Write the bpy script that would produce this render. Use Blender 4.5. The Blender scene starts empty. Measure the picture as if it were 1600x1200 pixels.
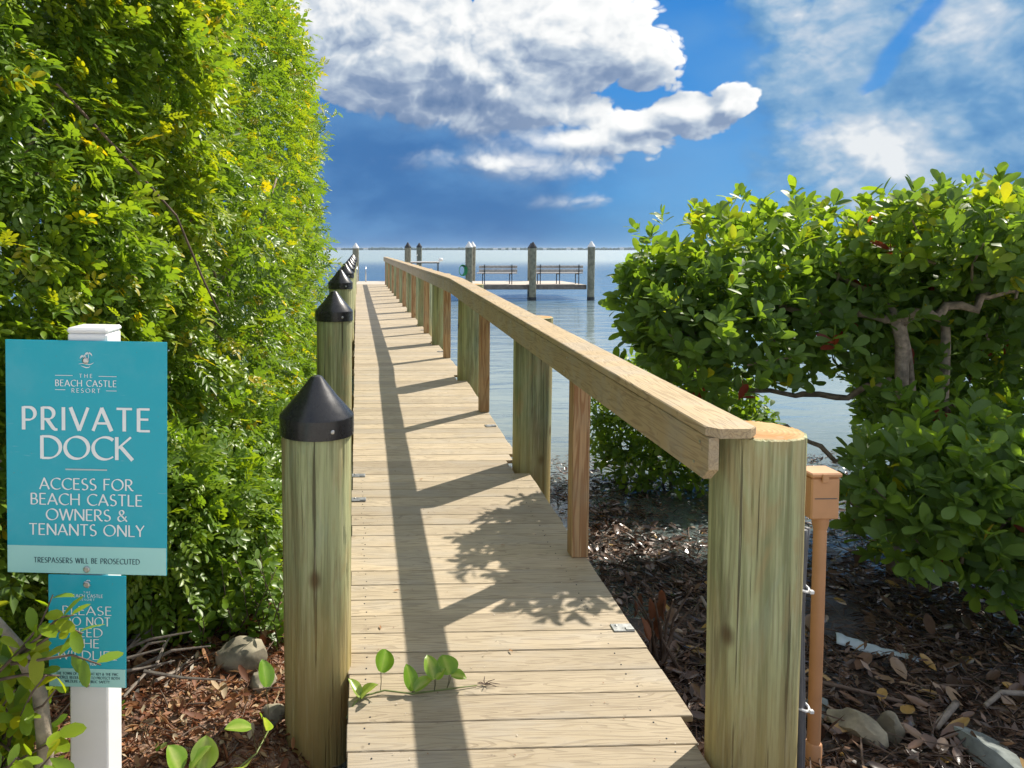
import bpy, math, random
import numpy as np
from mathutils import Vector, Matrix
random.seed(7); rng = np.random.default_rng(11)
SC = bpy.context.scene
COL = SC.collection
rad = math.radians

# ------------------------------------------------------------------ camera
EYE = 2.0                                   # metres above the water
cam_d = bpy.data.cameras.new('camera'); cam = bpy.data.objects.new('camera', cam_d); COL.objects.link(cam)
cam.location = (0, 0, EYE)
PITCH, YAW = 3.0, 2.0
cam.rotation_euler = (rad(90 - PITCH), 0, rad(-YAW))
cam_d.sensor_fit = 'HORIZONTAL'; cam_d.sensor_width = 36.0; cam_d.lens = 27.0
cam_d.shift_x = 200.5 / 1600.0
cam_d.shift_y = -147.1 / 1600.0
cam_d.clip_start = 0.05; cam_d.clip_end = 30000
SC.camera = cam

# ------------------------------------------------------------------ sun, exposure
SUN = Vector((0.775, 0.61, 1.0)).normalized()
sun_d = bpy.data.lights.new('sun', 'SUN'); sun_d.energy = 3.3; sun_d.angle = rad(0.53); sun_d.color = (1.0, 0.93, 0.82)
sun = bpy.data.objects.new('sun', sun_d); COL.objects.link(sun)
sun.rotation_euler = SUN.to_track_quat('Z', 'Y').to_euler(); sun.location = (20, 16, 26)
SC.view_settings.view_transform = 'Standard'; SC.view_settings.look = 'None'
SC.view_settings.exposure = 1.2; SC.view_settings.gamma = 1.0; SC.view_settings.use_curve_mapping = False
SC.cycles.use_denoising = True
SC.cycles.max_bounces = 6; SC.cycles.transparent_max_bounces = 16
SC.cycles.sample_clamp_indirect = 6.0

# ------------------------------------------------------------------ node helpers
class NT:
    def __init__(s, tree): s.t = tree; s.n = tree.nodes; s.l = tree.links
    def node(s, typ, **kw):
        nd = s.n.new(typ)
        for k, v in kw.items(): setattr(nd, k, v)
        return nd
    def put(s, sock, v):
        if v is None: return
        if isinstance(v, bpy.types.NodeSocket): s.l.new(v, sock)
        elif isinstance(v, (tuple, list)):
            if sock.type == 'RGBA' and len(v) == 3: v = (*v, 1.0)
            sock.default_value = v
        else: sock.default_value = v
    def m(s, op, a, b=None, c=None, clamp=False):
        nd = s.n.new('ShaderNodeMath'); nd.operation = op; nd.use_clamp = clamp
        for i, v in enumerate((a, b, c)): s.put(nd.inputs[i], v)
        return nd.outputs[0]
    def vm(s, op, a, b=None, scale=None):
        nd = s.n.new('ShaderNodeVectorMath'); nd.operation = op
        s.put(nd.inputs[0], a); s.put(nd.inputs[1], b)
        if scale is not None: s.put(nd.inputs['Scale'], scale)
        return nd.outputs['Value'] if op in ('LENGTH', 'DOT_PRODUCT') else nd.outputs[0]
    def mix(s, f, a, b, blend='MIX'):
        nd = s.n.new('ShaderNodeMix'); nd.data_type = 'RGBA'; nd.blend_type = blend; nd.clamp_factor = True
        s.put(nd.inputs[0], f); s.put(nd.inputs[6], a); s.put(nd.inputs[7], b)
        return nd.outputs[2]
    def ss(s, x, lo, hi):
        nd = s.n.new('ShaderNodeMapRange'); nd.interpolation_type = 'SMOOTHSTEP'
        s.put(nd.inputs[0], x); s.put(nd.inputs[1], lo); s.put(nd.inputs[2], hi)
        return nd.outputs[0]
    def noise(s, vec, scale, detail=4, rough=0.5, dist=0.0):
        nd = s.n.new('ShaderNodeTexNoise'); s.put(nd.inputs['Vector'], vec)
        nd.inputs['Scale'].default_value = scale; nd.inputs['Detail'].default_value = detail
        nd.inputs['Roughness'].default_value = rough; nd.inputs['Distortion'].default_value = dist
        return nd.outputs[0]
    def ramp(s, f, stops):
        nd = s.n.new('ShaderNodeValToRGB'); s.put(nd.inputs[0], f)
        e = nd.color_ramp.elements
        while len(e) < len(stops): e.new(0.5)
        for i, (p, c) in enumerate(stops): e[i].position = p; e[i].color = (*c, 1.0)
        return nd.outputs[0]
    def mapping(s, vec, scale=(1, 1, 1), loc=(0, 0, 0)):
        nd = s.n.new('ShaderNodeMapping'); s.put(nd.inputs[0], vec)
        nd.inputs['Scale'].default_value = scale; s.put(nd.inputs['Location'], loc)
        return nd.outputs[0]
    def comb(s, x, y, z):
        nd = s.n.new('ShaderNodeCombineXYZ')
        for i, v in enumerate((x, y, z)): s.put(nd.inputs[i], v)
        return nd.outputs[0]
    def bump(s, h, strength=0.3, dist=0.01):
        nd = s.n.new('ShaderNodeBump'); s.put(nd.inputs['Height'], h)
        nd.inputs['Strength'].default_value = strength; nd.inputs['Distance'].default_value = dist
        return nd.outputs[0]

# ------------------------------------------------------------------ world: Nishita sky with banked clouds
W = bpy.data.worlds.new('World'); SC.world = W; W.use_nodes = True
def build_world():
    W.node_tree.nodes.clear(); T = NT(W.node_tree)
    sky = T.node('ShaderNodeTexSky', sky_type='NISHITA'); sky.sun_disc = False
    sky.sun_elevation = math.asin(SUN.z); sky.sun_rotation = math.atan2(SUN.x, SUN.y)
    sky.air_density = 1.0; sky.dust_density = 0.35; sky.ozone_density = 3.0; sky.altitude = 0
    tc = T.node('ShaderNodeTexCoord').outputs['Generated']
    dirv = T.vm('NORMALIZE', tc)
    # --- cloud density as a group so that it can be read twice (here, and a step towards the sun)
    g = bpy.data.node_groups.new('cloud_density', 'ShaderNodeTree')
    g.interface.new_socket('Vector', in_out='INPUT', socket_type='NodeSocketVector')
    g.interface.new_socket('Density', in_out='OUTPUT', socket_type='NodeSocketFloat')
    g.interface.new_socket('Soft', in_out='OUTPUT', socket_type='NodeSocketFloat')
    G = NT(g); gi = g.nodes.new('NodeGroupInput').outputs[0]; go = g.nodes.new('NodeGroupOutput')
    sp = g.nodes.new('ShaderNodeSeparateXYZ'); G.put(sp.inputs[0], gi)
    az = G.m('MULTIPLY', G.m('ARCTAN2', sp.outputs[0], sp.outputs[1]), 180 / math.pi)
    el = G.m('MULTIPLY', G.m('ARCSINE', sp.outputs[2]), 180 / math.pi)
    q = G.mapping(gi, (1, 1, 1.7))
    warp = G.noise(q, 7.0, 3, 0.55)
    azw = G.m('ADD', az, G.m('MULTIPLY', G.m('SUBTRACT', warp, 0.5), 5.0))
    elw = G.m('ADD', el, G.m('MULTIPLY', G.m('SUBTRACT', G.noise(G.mapping(q, loc=(3.1, 7.7, 1.3)), 7.0, 3, 0.55), 0.5), 2.6))
    def blobs(lst):
        out = None
        for a, e, ra, re, wt in lst:
            dx = G.m('DIVIDE', G.m('SUBTRACT', azw, a), ra); dy = G.m('DIVIDE', G.m('SUBTRACT', elw, e), re)
            d = G.m('SQRT', G.m('ADD', G.m('MULTIPLY', dx, dx), G.m('MULTIPLY', dy, dy)))
            v = G.m('MULTIPLY', G.m('SUBTRACT', 1.0, d), wt)
            out = v if out is None else G.m('SMOOTH_MAX', out, v, 0.12)
        return out
    cum = blobs([(8.0, 13.6, 10.5, 5.6, 1.0), (15.0, 15.0, 6.6, 4.8, 1.0), (1.0, 16.0, 11.0, 6.0, 1.0), (-7.0, 17.0, 10, 6.0, 1.0),
                 (18.2, 13.2, 4.4, 3.6, 0.9), (12.5, 10.4, 8.5, 3.4, 0.9), (15.8, 3.6, 2.8, 1.2, 0.5),
                 (26.0, 9.7, 2.0, 1.3, 0.75), (23.6, 9.2, 3.4, 1.3, 0.8), (20.5, 8.6, 5.0, 1.25, 0.8), (16.5, 7.9, 7.0, 1.6, 0.8), (11.0, 6.4, 8.5, 2.3, 0.75),
                 (9.5, 27.0, 20, 7.0, 0.9)])
    # rounded lobes: spherical caps round scattered centres, three sizes
    w2 = G.noise(G.mapping(q, loc=(8.0, 1.0, 4.0)), 24.0, 2, 0.5)
    bil = None
    for k_, (sc_, am) in enumerate(((4.2, 0.62), (2.0, 0.36), (0.95, 0.20), (0.45, 0.10))):
        u = G.m('ADD', G.m('DIVIDE', azw, sc_), G.m('ADD', G.m('MULTIPLY', w2, 0.9), 11.3 * k_)); v = G.m('ADD', G.m('DIVIDE', elw, sc_ * 0.78), G.m('MULTIPLY', warp, 0.9))
        vo = g.nodes.new('ShaderNodeTexVoronoi'); vo.voronoi_dimensions = '2D'; vo.feature = 'F1'; G.put(vo.inputs['Vector'], G.comb(u, v, 0.0)); vo.inputs['Scale'].default_value = 1.0
        d = vo.outputs['Distance']; cap = G.m('MULTIPLY', G.m('SUBTRACT', 1.0, G.m('MULTIPLY', d, d)), am)
        bil = cap if bil is None else G.m('ADD', bil, cap)
    bil = G.m('SUBTRACT', bil, 0.98)
    fb = G.m('SUBTRACT', G.noise(q, 11.0, 6, 0.58), 0.5)
    # cloud cover that goes on all round the sky, thinner where the frame shows a blue gap
    lowf = G.m('SUBTRACT', G.noise(G.mapping(gi, (1, 1, 2.0), (0.7, 2.2, 0.4)), 2.6, 4, 0.55), 0.42)
    gap = G.m('MULTIPLY', G.ss(az, 60, 45), G.m('MULTIPLY', G.ss(az, -22, -10), G.ss(el, 30, 20)))
    rest = G.m('SUBTRACT', G.m('MULTIPLY', lowf, 2.2), G.m('MULTIPLY', gap, 2.0))
    F = G.m('MAXIMUM', cum, rest)
    F = G.m('ADD', F, G.m('ADD', G.m('MULTIPLY', bil, 0.85), G.m('MULTIPLY', fb, 0.42)))
    G.put(go.inputs[0], F)
    soft = blobs([(35.0, 6.0, 7.5, 6.5, 1.2), (40.0, 10.0, 9.0, 11.0, 1.3), (48, 10, 11, 13, 1.3), (32.0, 13.0, 5.5, 9.0, 1.0)])
    soft = G.m('ADD', soft, G.m('ADD', G.m('MULTIPLY', fb, 0.9), G.m('MULTIPLY', bil, 0.75)))
    G.put(go.inputs[1], soft)
    def dens(v):
        nd = T.node('ShaderNodeGroup'); nd.node_tree = g; T.put(nd.inputs[0], v); return nd.outputs[0], nd.outputs[1]
    F0, S0 = dens(dirv)
    step = (0.014, 0.003, 0.016)
    F1, S1 = dens(T.vm('NORMALIZE', T.vm('ADD', dirv, step)))
    sp = T.node('ShaderNodeSeparateXYZ'); T.put(sp.inputs[0], dirv)
    az = T.m('MULTIPLY', T.m('ARCTAN2', sp.outputs[0], sp.outputs[1]), 180 / math.pi)
    el = T.m('MULTIPLY', T.m('ARCSINE', sp.outputs[2]), 180 / math.pi)
    STR = 0.12; K = 1.0 / (STR * 2.0 ** 1.2)
    def D(r, g_, b_, k=1.0):                      # a colour as it should be seen, in sky units
        f = lambda c: (c / 255 / 12.92 if c / 255 < .04045 else ((c / 255 + .055) / 1.055) ** 2.4) * K * k
        return (f(r), f(g_), f(b_))
    # clear sky, deepened
    base = T.mix(1.0, sky.outputs[0], (0.30, 0.62, 0.92), 'MULTIPLY')
    deep = T.ramp(T.m('DIVIDE', el, 90.0, clamp=True), [(0.0, D(88, 150, 206)), (0.06, D(72, 142, 206)), (0.18, D(44, 126, 202)), (1.0, D(36, 92, 166))])
    base = T.mix(0.92, base, deep)
    hz = T.noise(T.mapping(dirv, (1, 1, 2.2)), 4.0, 4, 0.5)
    base = T.mix(T.m('MULTIPLY', T.ss(hz, 0.40, 0.70), 0.42), base, D(124, 174, 218))
    # rain-laden layer low over the water
    def blob(a, e, ra, re):
        dx = T.m('DIVIDE', T.m('SUBTRACT', az, a), ra); dy = T.m('DIVIDE', T.m('SUBTRACT', el, e), re)
        return T.m('SUBTRACT', 1.0, T.m('SQRT', T.m('ADD', T.m('MULTIPLY', dx, dx), T.m('MULTIPLY', dy, dy))))
    n2 = T.noise(T.mapping(dirv, (1, 1, 2.2)), 6.0, 5, 0.55)
    rain = T.m('MAXIMUM', blob(3, 3.0, 22, 12.5), blob(-14, 6, 20, 12))
    rain = T.m('ADD', rain, T.m('MULTIPLY', T.m('SUBTRACT', n2, 0.5), 0.7))
    rainc = T.mix(T.ss(n2, 0.40, 0.66), D(66, 114, 172), D(94, 142, 194))
    col = T.mix(T.m('MULTIPLY', T.ss(rain, 0.0, 0.6), 0.9), base, rainc)
    # soft bank on the right, split by a slanting blue gap
    n3 = T.noise(T.mapping(dirv, (1, 1, 1.6), (2, 5, 1)), 9.0, 6, 0.6)
    az0, el0 = az, el
    az = T.m('ADD', az, T.m('MULTIPLY', T.m('SUBTRACT', n3, 0.5), 12.0)); el = T.m('ADD', el, T.m('MULTIPLY', T.m('SUBTRACT', n2, 0.5), 9.0))
    pos = lambda v: T.m('MAXIMUM', v, 0.0)
    sl = T.m('ADD', T.m('ADD', 0.02, T.m('MULTIPLY', n3, 0.50)), T.m('MULTIPLY', T.m('MINIMUM', T.m('MAXIMUM', T.m('SUBTRACT', S0, S1), -0.4), 0.6), 0.8))
    for (a_, e_, ra_, re_, k_) in ((34.8, 5.0, 7.5, 5.5, 0.85), (31.5, 13.5, 4.5, 8.0, 0.45), (38.8, 13.8, 3.6, 5.0, 0.5), (45.0, 6.5, 4.0, 2.5, 0.4)):
        sl = T.m('ADD', sl, T.m('MULTIPLY', pos(blob(a_, e_, ra_, re_)), k_))
    az, el = az0, el0
    softc = T.ramp(sl, [(0.0, D(86, 140, 194)), (0.30, D(112, 160, 204)), (0.55, D(150, 184, 214)), (0.80, D(198, 212, 226)), (1.0, D(238, 241, 243))])
    gl_ = T.m('ADD', 34.0, T.m('MULTIPLY', T.m('SUBTRACT', el, 10.2), 0.64))
    gw = T.m('ADD', T.m('ABSOLUTE', T.m('SUBTRACT', az, T.m('ADD', gl_, T.m('MULTIPLY', T.m('SUBTRACT', n2, 0.5), 3.0)))), T.m('MULTIPLY', T.ss(el, 10.2, 8.6), 2.0))
    sa = T.m('MULTIPLY', T.ss(S0, -0.1, 0.5), T.m('ADD', 0.10, T.m('MULTIPLY', T.ss(gw, 0.25, 0.95), 0.86)))
    col = T.mix(sa, col, softc)
    # sun-lit cumulus: crisp tops, soft grey bases
    lit = T.m('ADD', 0.13, T.m('MULTIPLY', T.ss(T.m('ADD', el, T.m('MULTIPLY', T.m('SUBTRACT', n2, 0.5), 4.0)), 8.8, 14.2), 0.47))
    armk = T.m('MULTIPLY', T.m('MULTIPLY', T.ss(az, 1.0, 14.0), T.ss(el, 10.6, 9.4)), T.ss(el, 2.5, 6.0))
    lit = T.m('ADD', lit, T.m('MULTIPLY', armk, 0.42))
    lit = T.m('ADD', lit, T.m('MULTIPLY', T.m('MINIMUM', T.m('MAXIMUM', T.m('SUBTRACT', F0, F1), -0.35), 0.6), 0.85))
    lit = T.m('ADD', lit, T.m('MULTIPLY', T.m('SUBTRACT', 1.0, T.ss(F0, 0.0, 0.5)), T.m('MULTIPLY', T.ss(el, 8.0, 11.0), 0.22)), clamp=True)
    cc = T.ramp(lit, [(0.0, D(96, 126, 168)), (0.28, D(140, 160, 190)), (0.50, D(192, 205, 220)), (0.74, D(245, 247, 248)), (1.0, D(255, 255, 253, 1.1))])
    edge = T.m('ADD', 0.13, T.m('MULTIPLY', T.m('MULTIPLY', T.ss(el, 10.5, 6.5), T.ss(az, 21, 13)), 0.85))
    col = T.mix(T.ss(F0, 0.0, edge), col, cc)
    bg = T.node('ShaderNodeBackground'); T.put(bg.inputs[0], col); bg.inputs[1].default_value = STR
    out = T.node('ShaderNodeOutputWorld'); T.l.new(bg.outputs[0], out.inputs[0])
build_world()
W.cycles.sampling_method = 'MANUAL'; W.cycles.sample_map_resolution = 512

# ------------------------------------------------------------------ materials
def mat(name):
    m = bpy.data.materials.new(name); m.use_nodes = True; m.node_tree.nodes.clear()
    T = NT(m.node_tree); out = T.node('ShaderNodeOutputMaterial')
    return m, T, out
def principled(T, out, col, rough=0.6, normal=None, spec=0.5, metal=0.0, coat=0.0):
    p = T.node('ShaderNodeBsdfPrincipled'); T.put(p.inputs['Base Color'], col); T.put(p.inputs['Roughness'], rough)
    p.inputs['Specular IOR Level'].default_value = spec; p.inputs['Metallic'].default_value = metal
    p.inputs['Coat Weight'].default_value = coat
    if normal is not None: T.put(p.inputs['Normal'], normal)
    if out is not None: T.l.new(p.outputs[0], out.inputs[0])
    return p.outputs[0]
def objco(T, rand=True):
    tc = T.node('ShaderNodeTexCoord').outputs['Object']
    oi = T.node('ShaderNodeObjectInfo')
    if not rand: return tc, oi.outputs['Random']
    r = oi.outputs['Random']
    return T.vm('ADD', tc, T.comb(T.m('MULTIPLY', r, 37.0), T.m('MULTIPLY', r, 91.0), T.m('MULTIPLY', r, 53.0))), r
def mat_composite(name, along, c0, c1, cl):
    """embossed composite board: cathedral grain lines running along one axis"""
    m, T, out = mat(name); co, r = objco(T)
    a, b = 1.1, 13.0
    sc = {'x': (a, b, b), 'y': (b, a, b), 'z': (b, b, a)}[along]
    n = T.noise(T.mapping(co, sc), 1.0, 2, 0.45, 0.3)
    ln = T.m('SINE', T.m('MULTIPLY', n, 105.0))
    line = T.ss(ln, 0.25, 0.85)
    fs = {'x': (6, 160, 160), 'y': (160, 6, 160), 'z': (160, 160, 6)}[along]
    fine = T.noise(T.mapping(co, fs), 1.0, 3, 0.6)
    pat = T.noise(co, 2.2, 4, 0.6)
    base = T.mix(T.ss(pat, 0.3, 0.7), c0, c1)
    base = T.mix(1.0, base, T.ramp(r, [(0.0, (0.78, 0.77, 0.76)), (0.5, (0.97, 0.97, 0.97)), (1.0, (1.1, 1.08, 1.04))]), 'MULTIPLY')
    w = T.m('MULTIPLY', line, T.ss(fine, 0.25, 0.55))
    base = T.mix(T.m('MULTIPLY', w, 0.44), base, cl)
    base = T.mix(T.m('MULTIPLY', T.ss(fine, 0.52, 0.70), 0.42), base, cl)
    dirt = T.noise(co, 9.0, 6, 0.7)
    base = T.mix(T.m('MULTIPLY', T.ss(dirt, 0.62, 0.8), 0.35), base, (0.16, 0.13, 0.10))
    grey = T.noise(T.mapping(co, (1.6, 5, 5)), 1.0, 5, 0.65)
    base = T.mix(T.m('MULTIPLY', T.ss(grey, 0.46, 0.64), 0.38), base, (0.36, 0.325, 0.27))
    spot = T.noise(co, 26.0, 3, 0.6)
    base = T.mix(T.m('MULTIPLY', T.ss(spot, 0.66, 0.74), 0.45), base, (0.12, 0.09, 0.06))
    h = T.m('SUBTRACT', T.m('MULTIPLY', fine, 0.3), line)
    principled(T, out, base, 0.62, T.bump(h, 0.35, 0.004), 0.35)
    return m
M = {}
M['deck'] = mat_composite('composite_decking', 'x', (0.41, 0.335, 0.225), (0.47, 0.385, 0.265), (0.18, 0.135, 0.085))
M['rail'] = mat_composite('composite_rail', 'y', (0.39, 0.285, 0.155), (0.45, 0.34, 0.195), (0.17, 0.11, 0.055))
def mat_piling(name, top_cut=False):
    m, T, out = mat(name); co, r = objco(T)
    tc = T.node('ShaderNodeTexCoord').outputs['Object']
    sx = T.node('ShaderNodeSeparateXYZ'); T.put(sx.inputs[0], tc)
    st = T.noise(T.mapping(co, (16, 16, 0.75)), 1.0, 6, 0.62, 0.6)
    fine = T.noise(T.mapping(co, (90, 90, 2.4)), 1.0, 5, 0.65)
    pat = T.noise(T.mapping(co, (6.0, 6.0, 1.5)), 1.0, 5, 0.62, 0.6)
    c = T.mix(T.ss(st, 0.40, 0.60), (0.215, 0.230, 0.110), (0.42, 0.44, 0.23))
    c = T.mix(T.m('MULTIPLY', T.ss(pat, 0.50, 0.62), 0.6), c, (0.38, 0.285, 0.13))
    c = T.mix(T.m('MULTIPLY', T.ss(pat, 0.47, 0.38), 0.6), c, (0.28, 0.33, 0.205))
    dk = T.noise(T.mapping(co, (9, 9, 0.8), (4, 1, 8)), 1.0, 5, 0.7, 0.8)
    c = T.mix(T.m('MULTIPLY', T.ss(dk, 0.54, 0.66), 0.60), c, (0.17, 0.145, 0.08))
    crack = T.ss(T.noise(T.mapping(co, (42, 42, 0.7), (9, 2, 5)), 1.0, 3, 0.55), 0.63, 0.67)
    c = T.mix(T.m('MULTIPLY', crack, 0.8), c, (0.045, 0.035, 0.02))
    c = T.mix(T.m('MULTIPLY', T.ss(fine, 0.51, 0.62), 0.45), c, (0.20, 0.18, 0.09))
    c = T.mix(T.m('MULTIPLY', T.ss(fine, 0.47, 0.36), 0.40), c, (0.54, 0.52, 0.33))
    # knots
    vr = T.node('ShaderNodeTexVoronoi'); T.put(vr.inputs['Vector'], T.mapping(co, (4, 4, 2.6))); vr.inputs['Scale'].default_value = 1.0
    c = T.mix(T.m('MULTIPLY', T.ss(vr.outputs['Distance'], 0.15, 0.05), 0.85), c, (0.07, 0.035, 0.015))
    # amber, wetter wood towards the foot (uneven edge)
    foot = T.m('ADD', sx.outputs[2], T.m('MULTIPLY', T.m('SUBTRACT', pat, 0.5), 1.1))
    c = T.mix(T.m('MULTIPLY', T.ss(foot, 0.85, 0.25), 0.6), c, (0.50, 0.33, 0.10))
    h = T.m('ADD', T.m('MULTIPLY', fine, 0.6), T.m('SUBTRACT', st, T.m('MULTIPLY', crack, 1.5)))
    principled(T, out, c, 0.72, T.bump(h, 0.7, 0.008), 0.3)
    return m
M['piling'] = mat_piling('treated_piling')

def mat_cut():
    m, T, out = mat('piling_end_grain'); co, r = objco(T)
    s = T.node('ShaderNodeSeparateXYZ'); T.put(s.inputs[0], T.node('ShaderNodeTexCoord').outputs['Object'])
    d = T.m('SQRT', T.m('ADD', T.m('MULTIPLY', s.outputs[0], s.outputs[0]), T.m('MULTIPLY', s.outputs[1], s.outputs[1])))
    n = T.noise(co, 9, 5, 0.6)
    rings = T.m('SINE', T.m('ADD', T.m('MULTIPLY', d, 420), T.m('MULTIPLY', n, 14)))
    c = T.mix(T.ss(n, 0.35, 0.65), (0.46, 0.20, 0.05), (0.50, 0.33, 0.15))
    c = T.mix(T.m('MULTIPLY', T.ss(rings, 0.2, 1.0), 0.35), c, (0.18, 0.09, 0.03))
    c = T.mix(T.ss(T.noise(co, 5, 4, 0.6), 0.56, 0.66), c, (0.30, 0.29, 0.17))
    principled(T, out, c, 0.75, T.bump(rings, 0.3, 0.002), 0.3)
    return m
M['cut'] = mat_cut()
def mat_pine():
    m, T, out = mat('pine_post'); co, r = objco(T)
    n = T.noise(T.mapping(co, (16, 16, 0.9)), 1.0, 3, 0.5, 0.5)
    ln = T.m('SINE', T.m('MULTIPLY', n, 48.0)); fine = T.noise(T.mapping(co, (120, 120, 3)), 1.0, 4, 0.6)
    c = T.mix(T.ss(ln, -0.3, 0.9), (0.52, 0.33, 0.17), (0.36, 0.19, 0.085))
    c = T.mix(T.m('MULTIPLY', T.ss(fine, 0.45, 0.7), 0.4), c, (0.17, 0.09, 0.045))
    c = T.mix(T.m('MULTIPLY', T.ss(T.noise(co, 3.0, 4, 0.6), 0.45, 0.7), 0.5), c, (0.33, 0.26, 0.165))
    vr = T.node('ShaderNodeTexVoronoi'); T.put(vr.inputs['Vector'], T.mapping(co, (7, 7, 3.2))); vr.inputs['Scale'].default_value = 1.0
    c = T.mix(T.m('MULTIPLY', T.ss(vr.outputs['Distance'], 0.16, 0.06), 0.9), c, (0.06, 0.025, 0.012))
    principled(T, out, c, 0.7, T.bump(T.m('ADD', ln, fine), 0.3, 0.003), 0.3)
    return m
M['pine'] = mat_pine()
def mat_plain(name, col, rough=0.5, var=0.15, nscale=12, metal=0.0, spec=0.5, bump=0.0, dark=None, coat=0.0):
    m, T, out = mat(name); co, r = objco(T)
    n = T.noise(co, nscale, 6, 0.6)
    d = dark or tuple(c * (1 - 2.2 * var) for c in col)
    c = T.mix(T.ss(n, 0.3, 0.7), d, col)
    nm = T.bump(n, bump, 0.01) if bump else None
    principled(T, out, c, T.m('ADD', rough - 0.08, T.m('MULTIPLY', n, 0.16)), nm, spec, metal, coat)
    return m
def mat_cap():
    m, T, out = mat('black_plastic'); co, r = objco(T)
    sc = T.noise(T.mapping(co, (8, 8, 60)), 1.0, 4, 0.7); n = T.noise(co, 30, 5, 0.7)
    c = T.mix(T.m('MULTIPLY', T.ss(sc, 0.62, 0.74), T.ss(n, 0.5, 0.7)), (0.020, 0.020, 0.023), (0.16, 0.17, 0.18))
    principled(T, out, c, T.m('ADD', 0.16, T.m('MULTIPLY', n, 0.24)), T.bump(n, 0.06, 0.003), 0.5)
    return m
M['cap'] = mat_cap()
M['whitecap'] = mat_plain('white_plastic_cap', (0.78, 0.78, 0.76), 0.4, 0.05)
M['screw'] = mat_plain('steel_screw', (0.55, 0.55, 0.54), 0.3, 0.1, 40, 1.0)
M['galv'] = mat_plain('galvanised_plate', (0.42, 0.43, 0.42), 0.45, 0.2, 30, 0.8, bump=0.1)
M['vinyl'] = mat_plain('white_vinyl', (0.80, 0.80, 0.79), 0.4, 0.03, 6)
M['teal'] = mat_plain('teal_sign_face', (0.004, 0.44, 0.56), 0.32, 0.02, 4, spec=0.4)
def mat_sign(name, col):
    m, T, out = mat(name); co, r = objco(T, False)
    n = T.noise(co, 7, 6, 0.65); sc = T.noise(T.mapping(co, (9, 9, 70)), 1.0, 4, 0.7); d = T.noise(co, 160, 3, 0.6)
    c = T.mix(T.m('MULTIPLY', T.ss(n, 0.42, 0.72), 0.10), col, tuple(min(1, v * .6 + .34) for v in col))
    c = T.mix(T.m('MULTIPLY', T.ss(sc, 0.66, 0.76), 0.25), c, (0.6, 0.66, 0.66)); c = T.mix(T.m('MULTIPLY', T.ss(d, 0.66, 0.74), 0.30), c, (0.16, 0.17, 0.14))
    principled(T, out, c, T.m('ADD', 0.22, T.m('MULTIPLY', n, 0.3)), T.bump(n, 0.05, 0.01), 0.45); return m
M['teal'] = mat_sign('teal_sign_face', (0.003, 0.37, 0.47))
M['aqua'] = mat_plain('pale_aqua_sign_band', (0.36, 0.68, 0.64), 0.32, 0.02, 4, spec=0.4)
M['ink_white'] = mat_plain('white_print', (0.80, 0.83, 0.82), 0.5, 0.02)
M['ink_dark'] = mat_plain('dark_print', (0.03, 0.09, 0.11), 0.5, 0.02)
M['ink_grey'] = mat_plain('grey_print', (0.42, 0.55, 0.55), 0.5, 0.02)
M['tanpvc'] = mat_plain('tan_painted_pvc', (0.56, 0.285, 0.135), 0.5, 0.05, 9)
M['greypvc'] = mat_plain('grey_conduit', (0.12, 0.12, 0.125), 0.55, 0.1, 20)
M['tie'] = mat_plain('white_cable_tie', (0.75, 0.75, 0.74), 0.4, 0.05)
M['oldpiling'] = mat_plain('weathered_grey_piling', (0.27, 0.265, 0.20), 0.8, 0.2, 8, bump=0.4, spec=0.2)
M['rock'] = mat_plain('limestone', (0.36, 0.32, 0.23), 0.85, 0.28, 9, bump=0.6, spec=0.2)
M['rock_grey'] = mat_plain('grey_limestone', (0.27, 0.30, 0.28), 0.85, 0.25, 9, bump=0.6, spec=0.2)
M['bark'] = mat_plain('mangrove_bark', (0.40, 0.32, 0.235), 0.85, 0.25, 22, bump=0.7, spec=0.2)
M['barkpale'] = mat_plain('pale_bark', (0.36, 0.30, 0.23), 0.8, 0.22, 24, bump=0.6, spec=0.25)
M['twig'] = mat_plain('dead_twig', (0.17, 0.12, 0.09), 0.8, 0.25, 20, spec=0.25)
M['driftwood'] = mat_plain('grey_driftwood', (0.33, 0.28, 0.23), 0.8, 0.2, 30, spec=0.25, bump=0.3)
M['shard'] = mat_plain('pale_blue_plastic', (0.56, 0.66, 0.70), 0.4, 0.08, 14)
M['bench'] = mat_plain('grey_bench_slat', (0.52, 0.46, 0.42), 0.6, 0.15, 14)
M['benchseat'] = mat_plain('pale_bench_seat', (0.52, 0.46, 0.40), 0.55, 0.1, 14)
M['darkmetal'] = mat_plain('dark_metal', (0.05, 0.055, 0.06), 0.45, 0.1, 20, 0.5)
M['alu'] = mat_plain('aluminium_tube', (0.72, 0.74, 0.75), 0.3, 0.05, 20, 0.9)
M['platform'] = mat_plain('weathered_plank', (0.55, 0.48, 0.40), 0.7, 0.12, 16)
M['fascia'] = mat_plain('grey_fascia_board', (0.21, 0.18, 0.155), 0.75, 0.2, 9)
M['hose'] = mat_plain('green_hose', (0.03, 0.34, 0.10), 0.4, 0.1, 12)
M['stem'] = mat_plain('green_vine_stem', (0.16, 0.20, 0.05), 0.5, 0.15, 20)
M['petiole'] = mat_plain('dark_petiole', (0.12, 0.11, 0.05), 0.5, 0.15, 20)
M['wall'] = mat_plain('white_house_wall', (0.72, 0.72, 0.70), 0.7, 0.05)
M['roof'] = mat_plain('house_roof', (0.26, 0.22, 0.20), 0.8, 0.1)
M['fartree'] = mat_plain('far_tree_foliage', (0.055, 0.085, 0.045), 0.9, 0.3, 0.3, spec=0.1)

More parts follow.
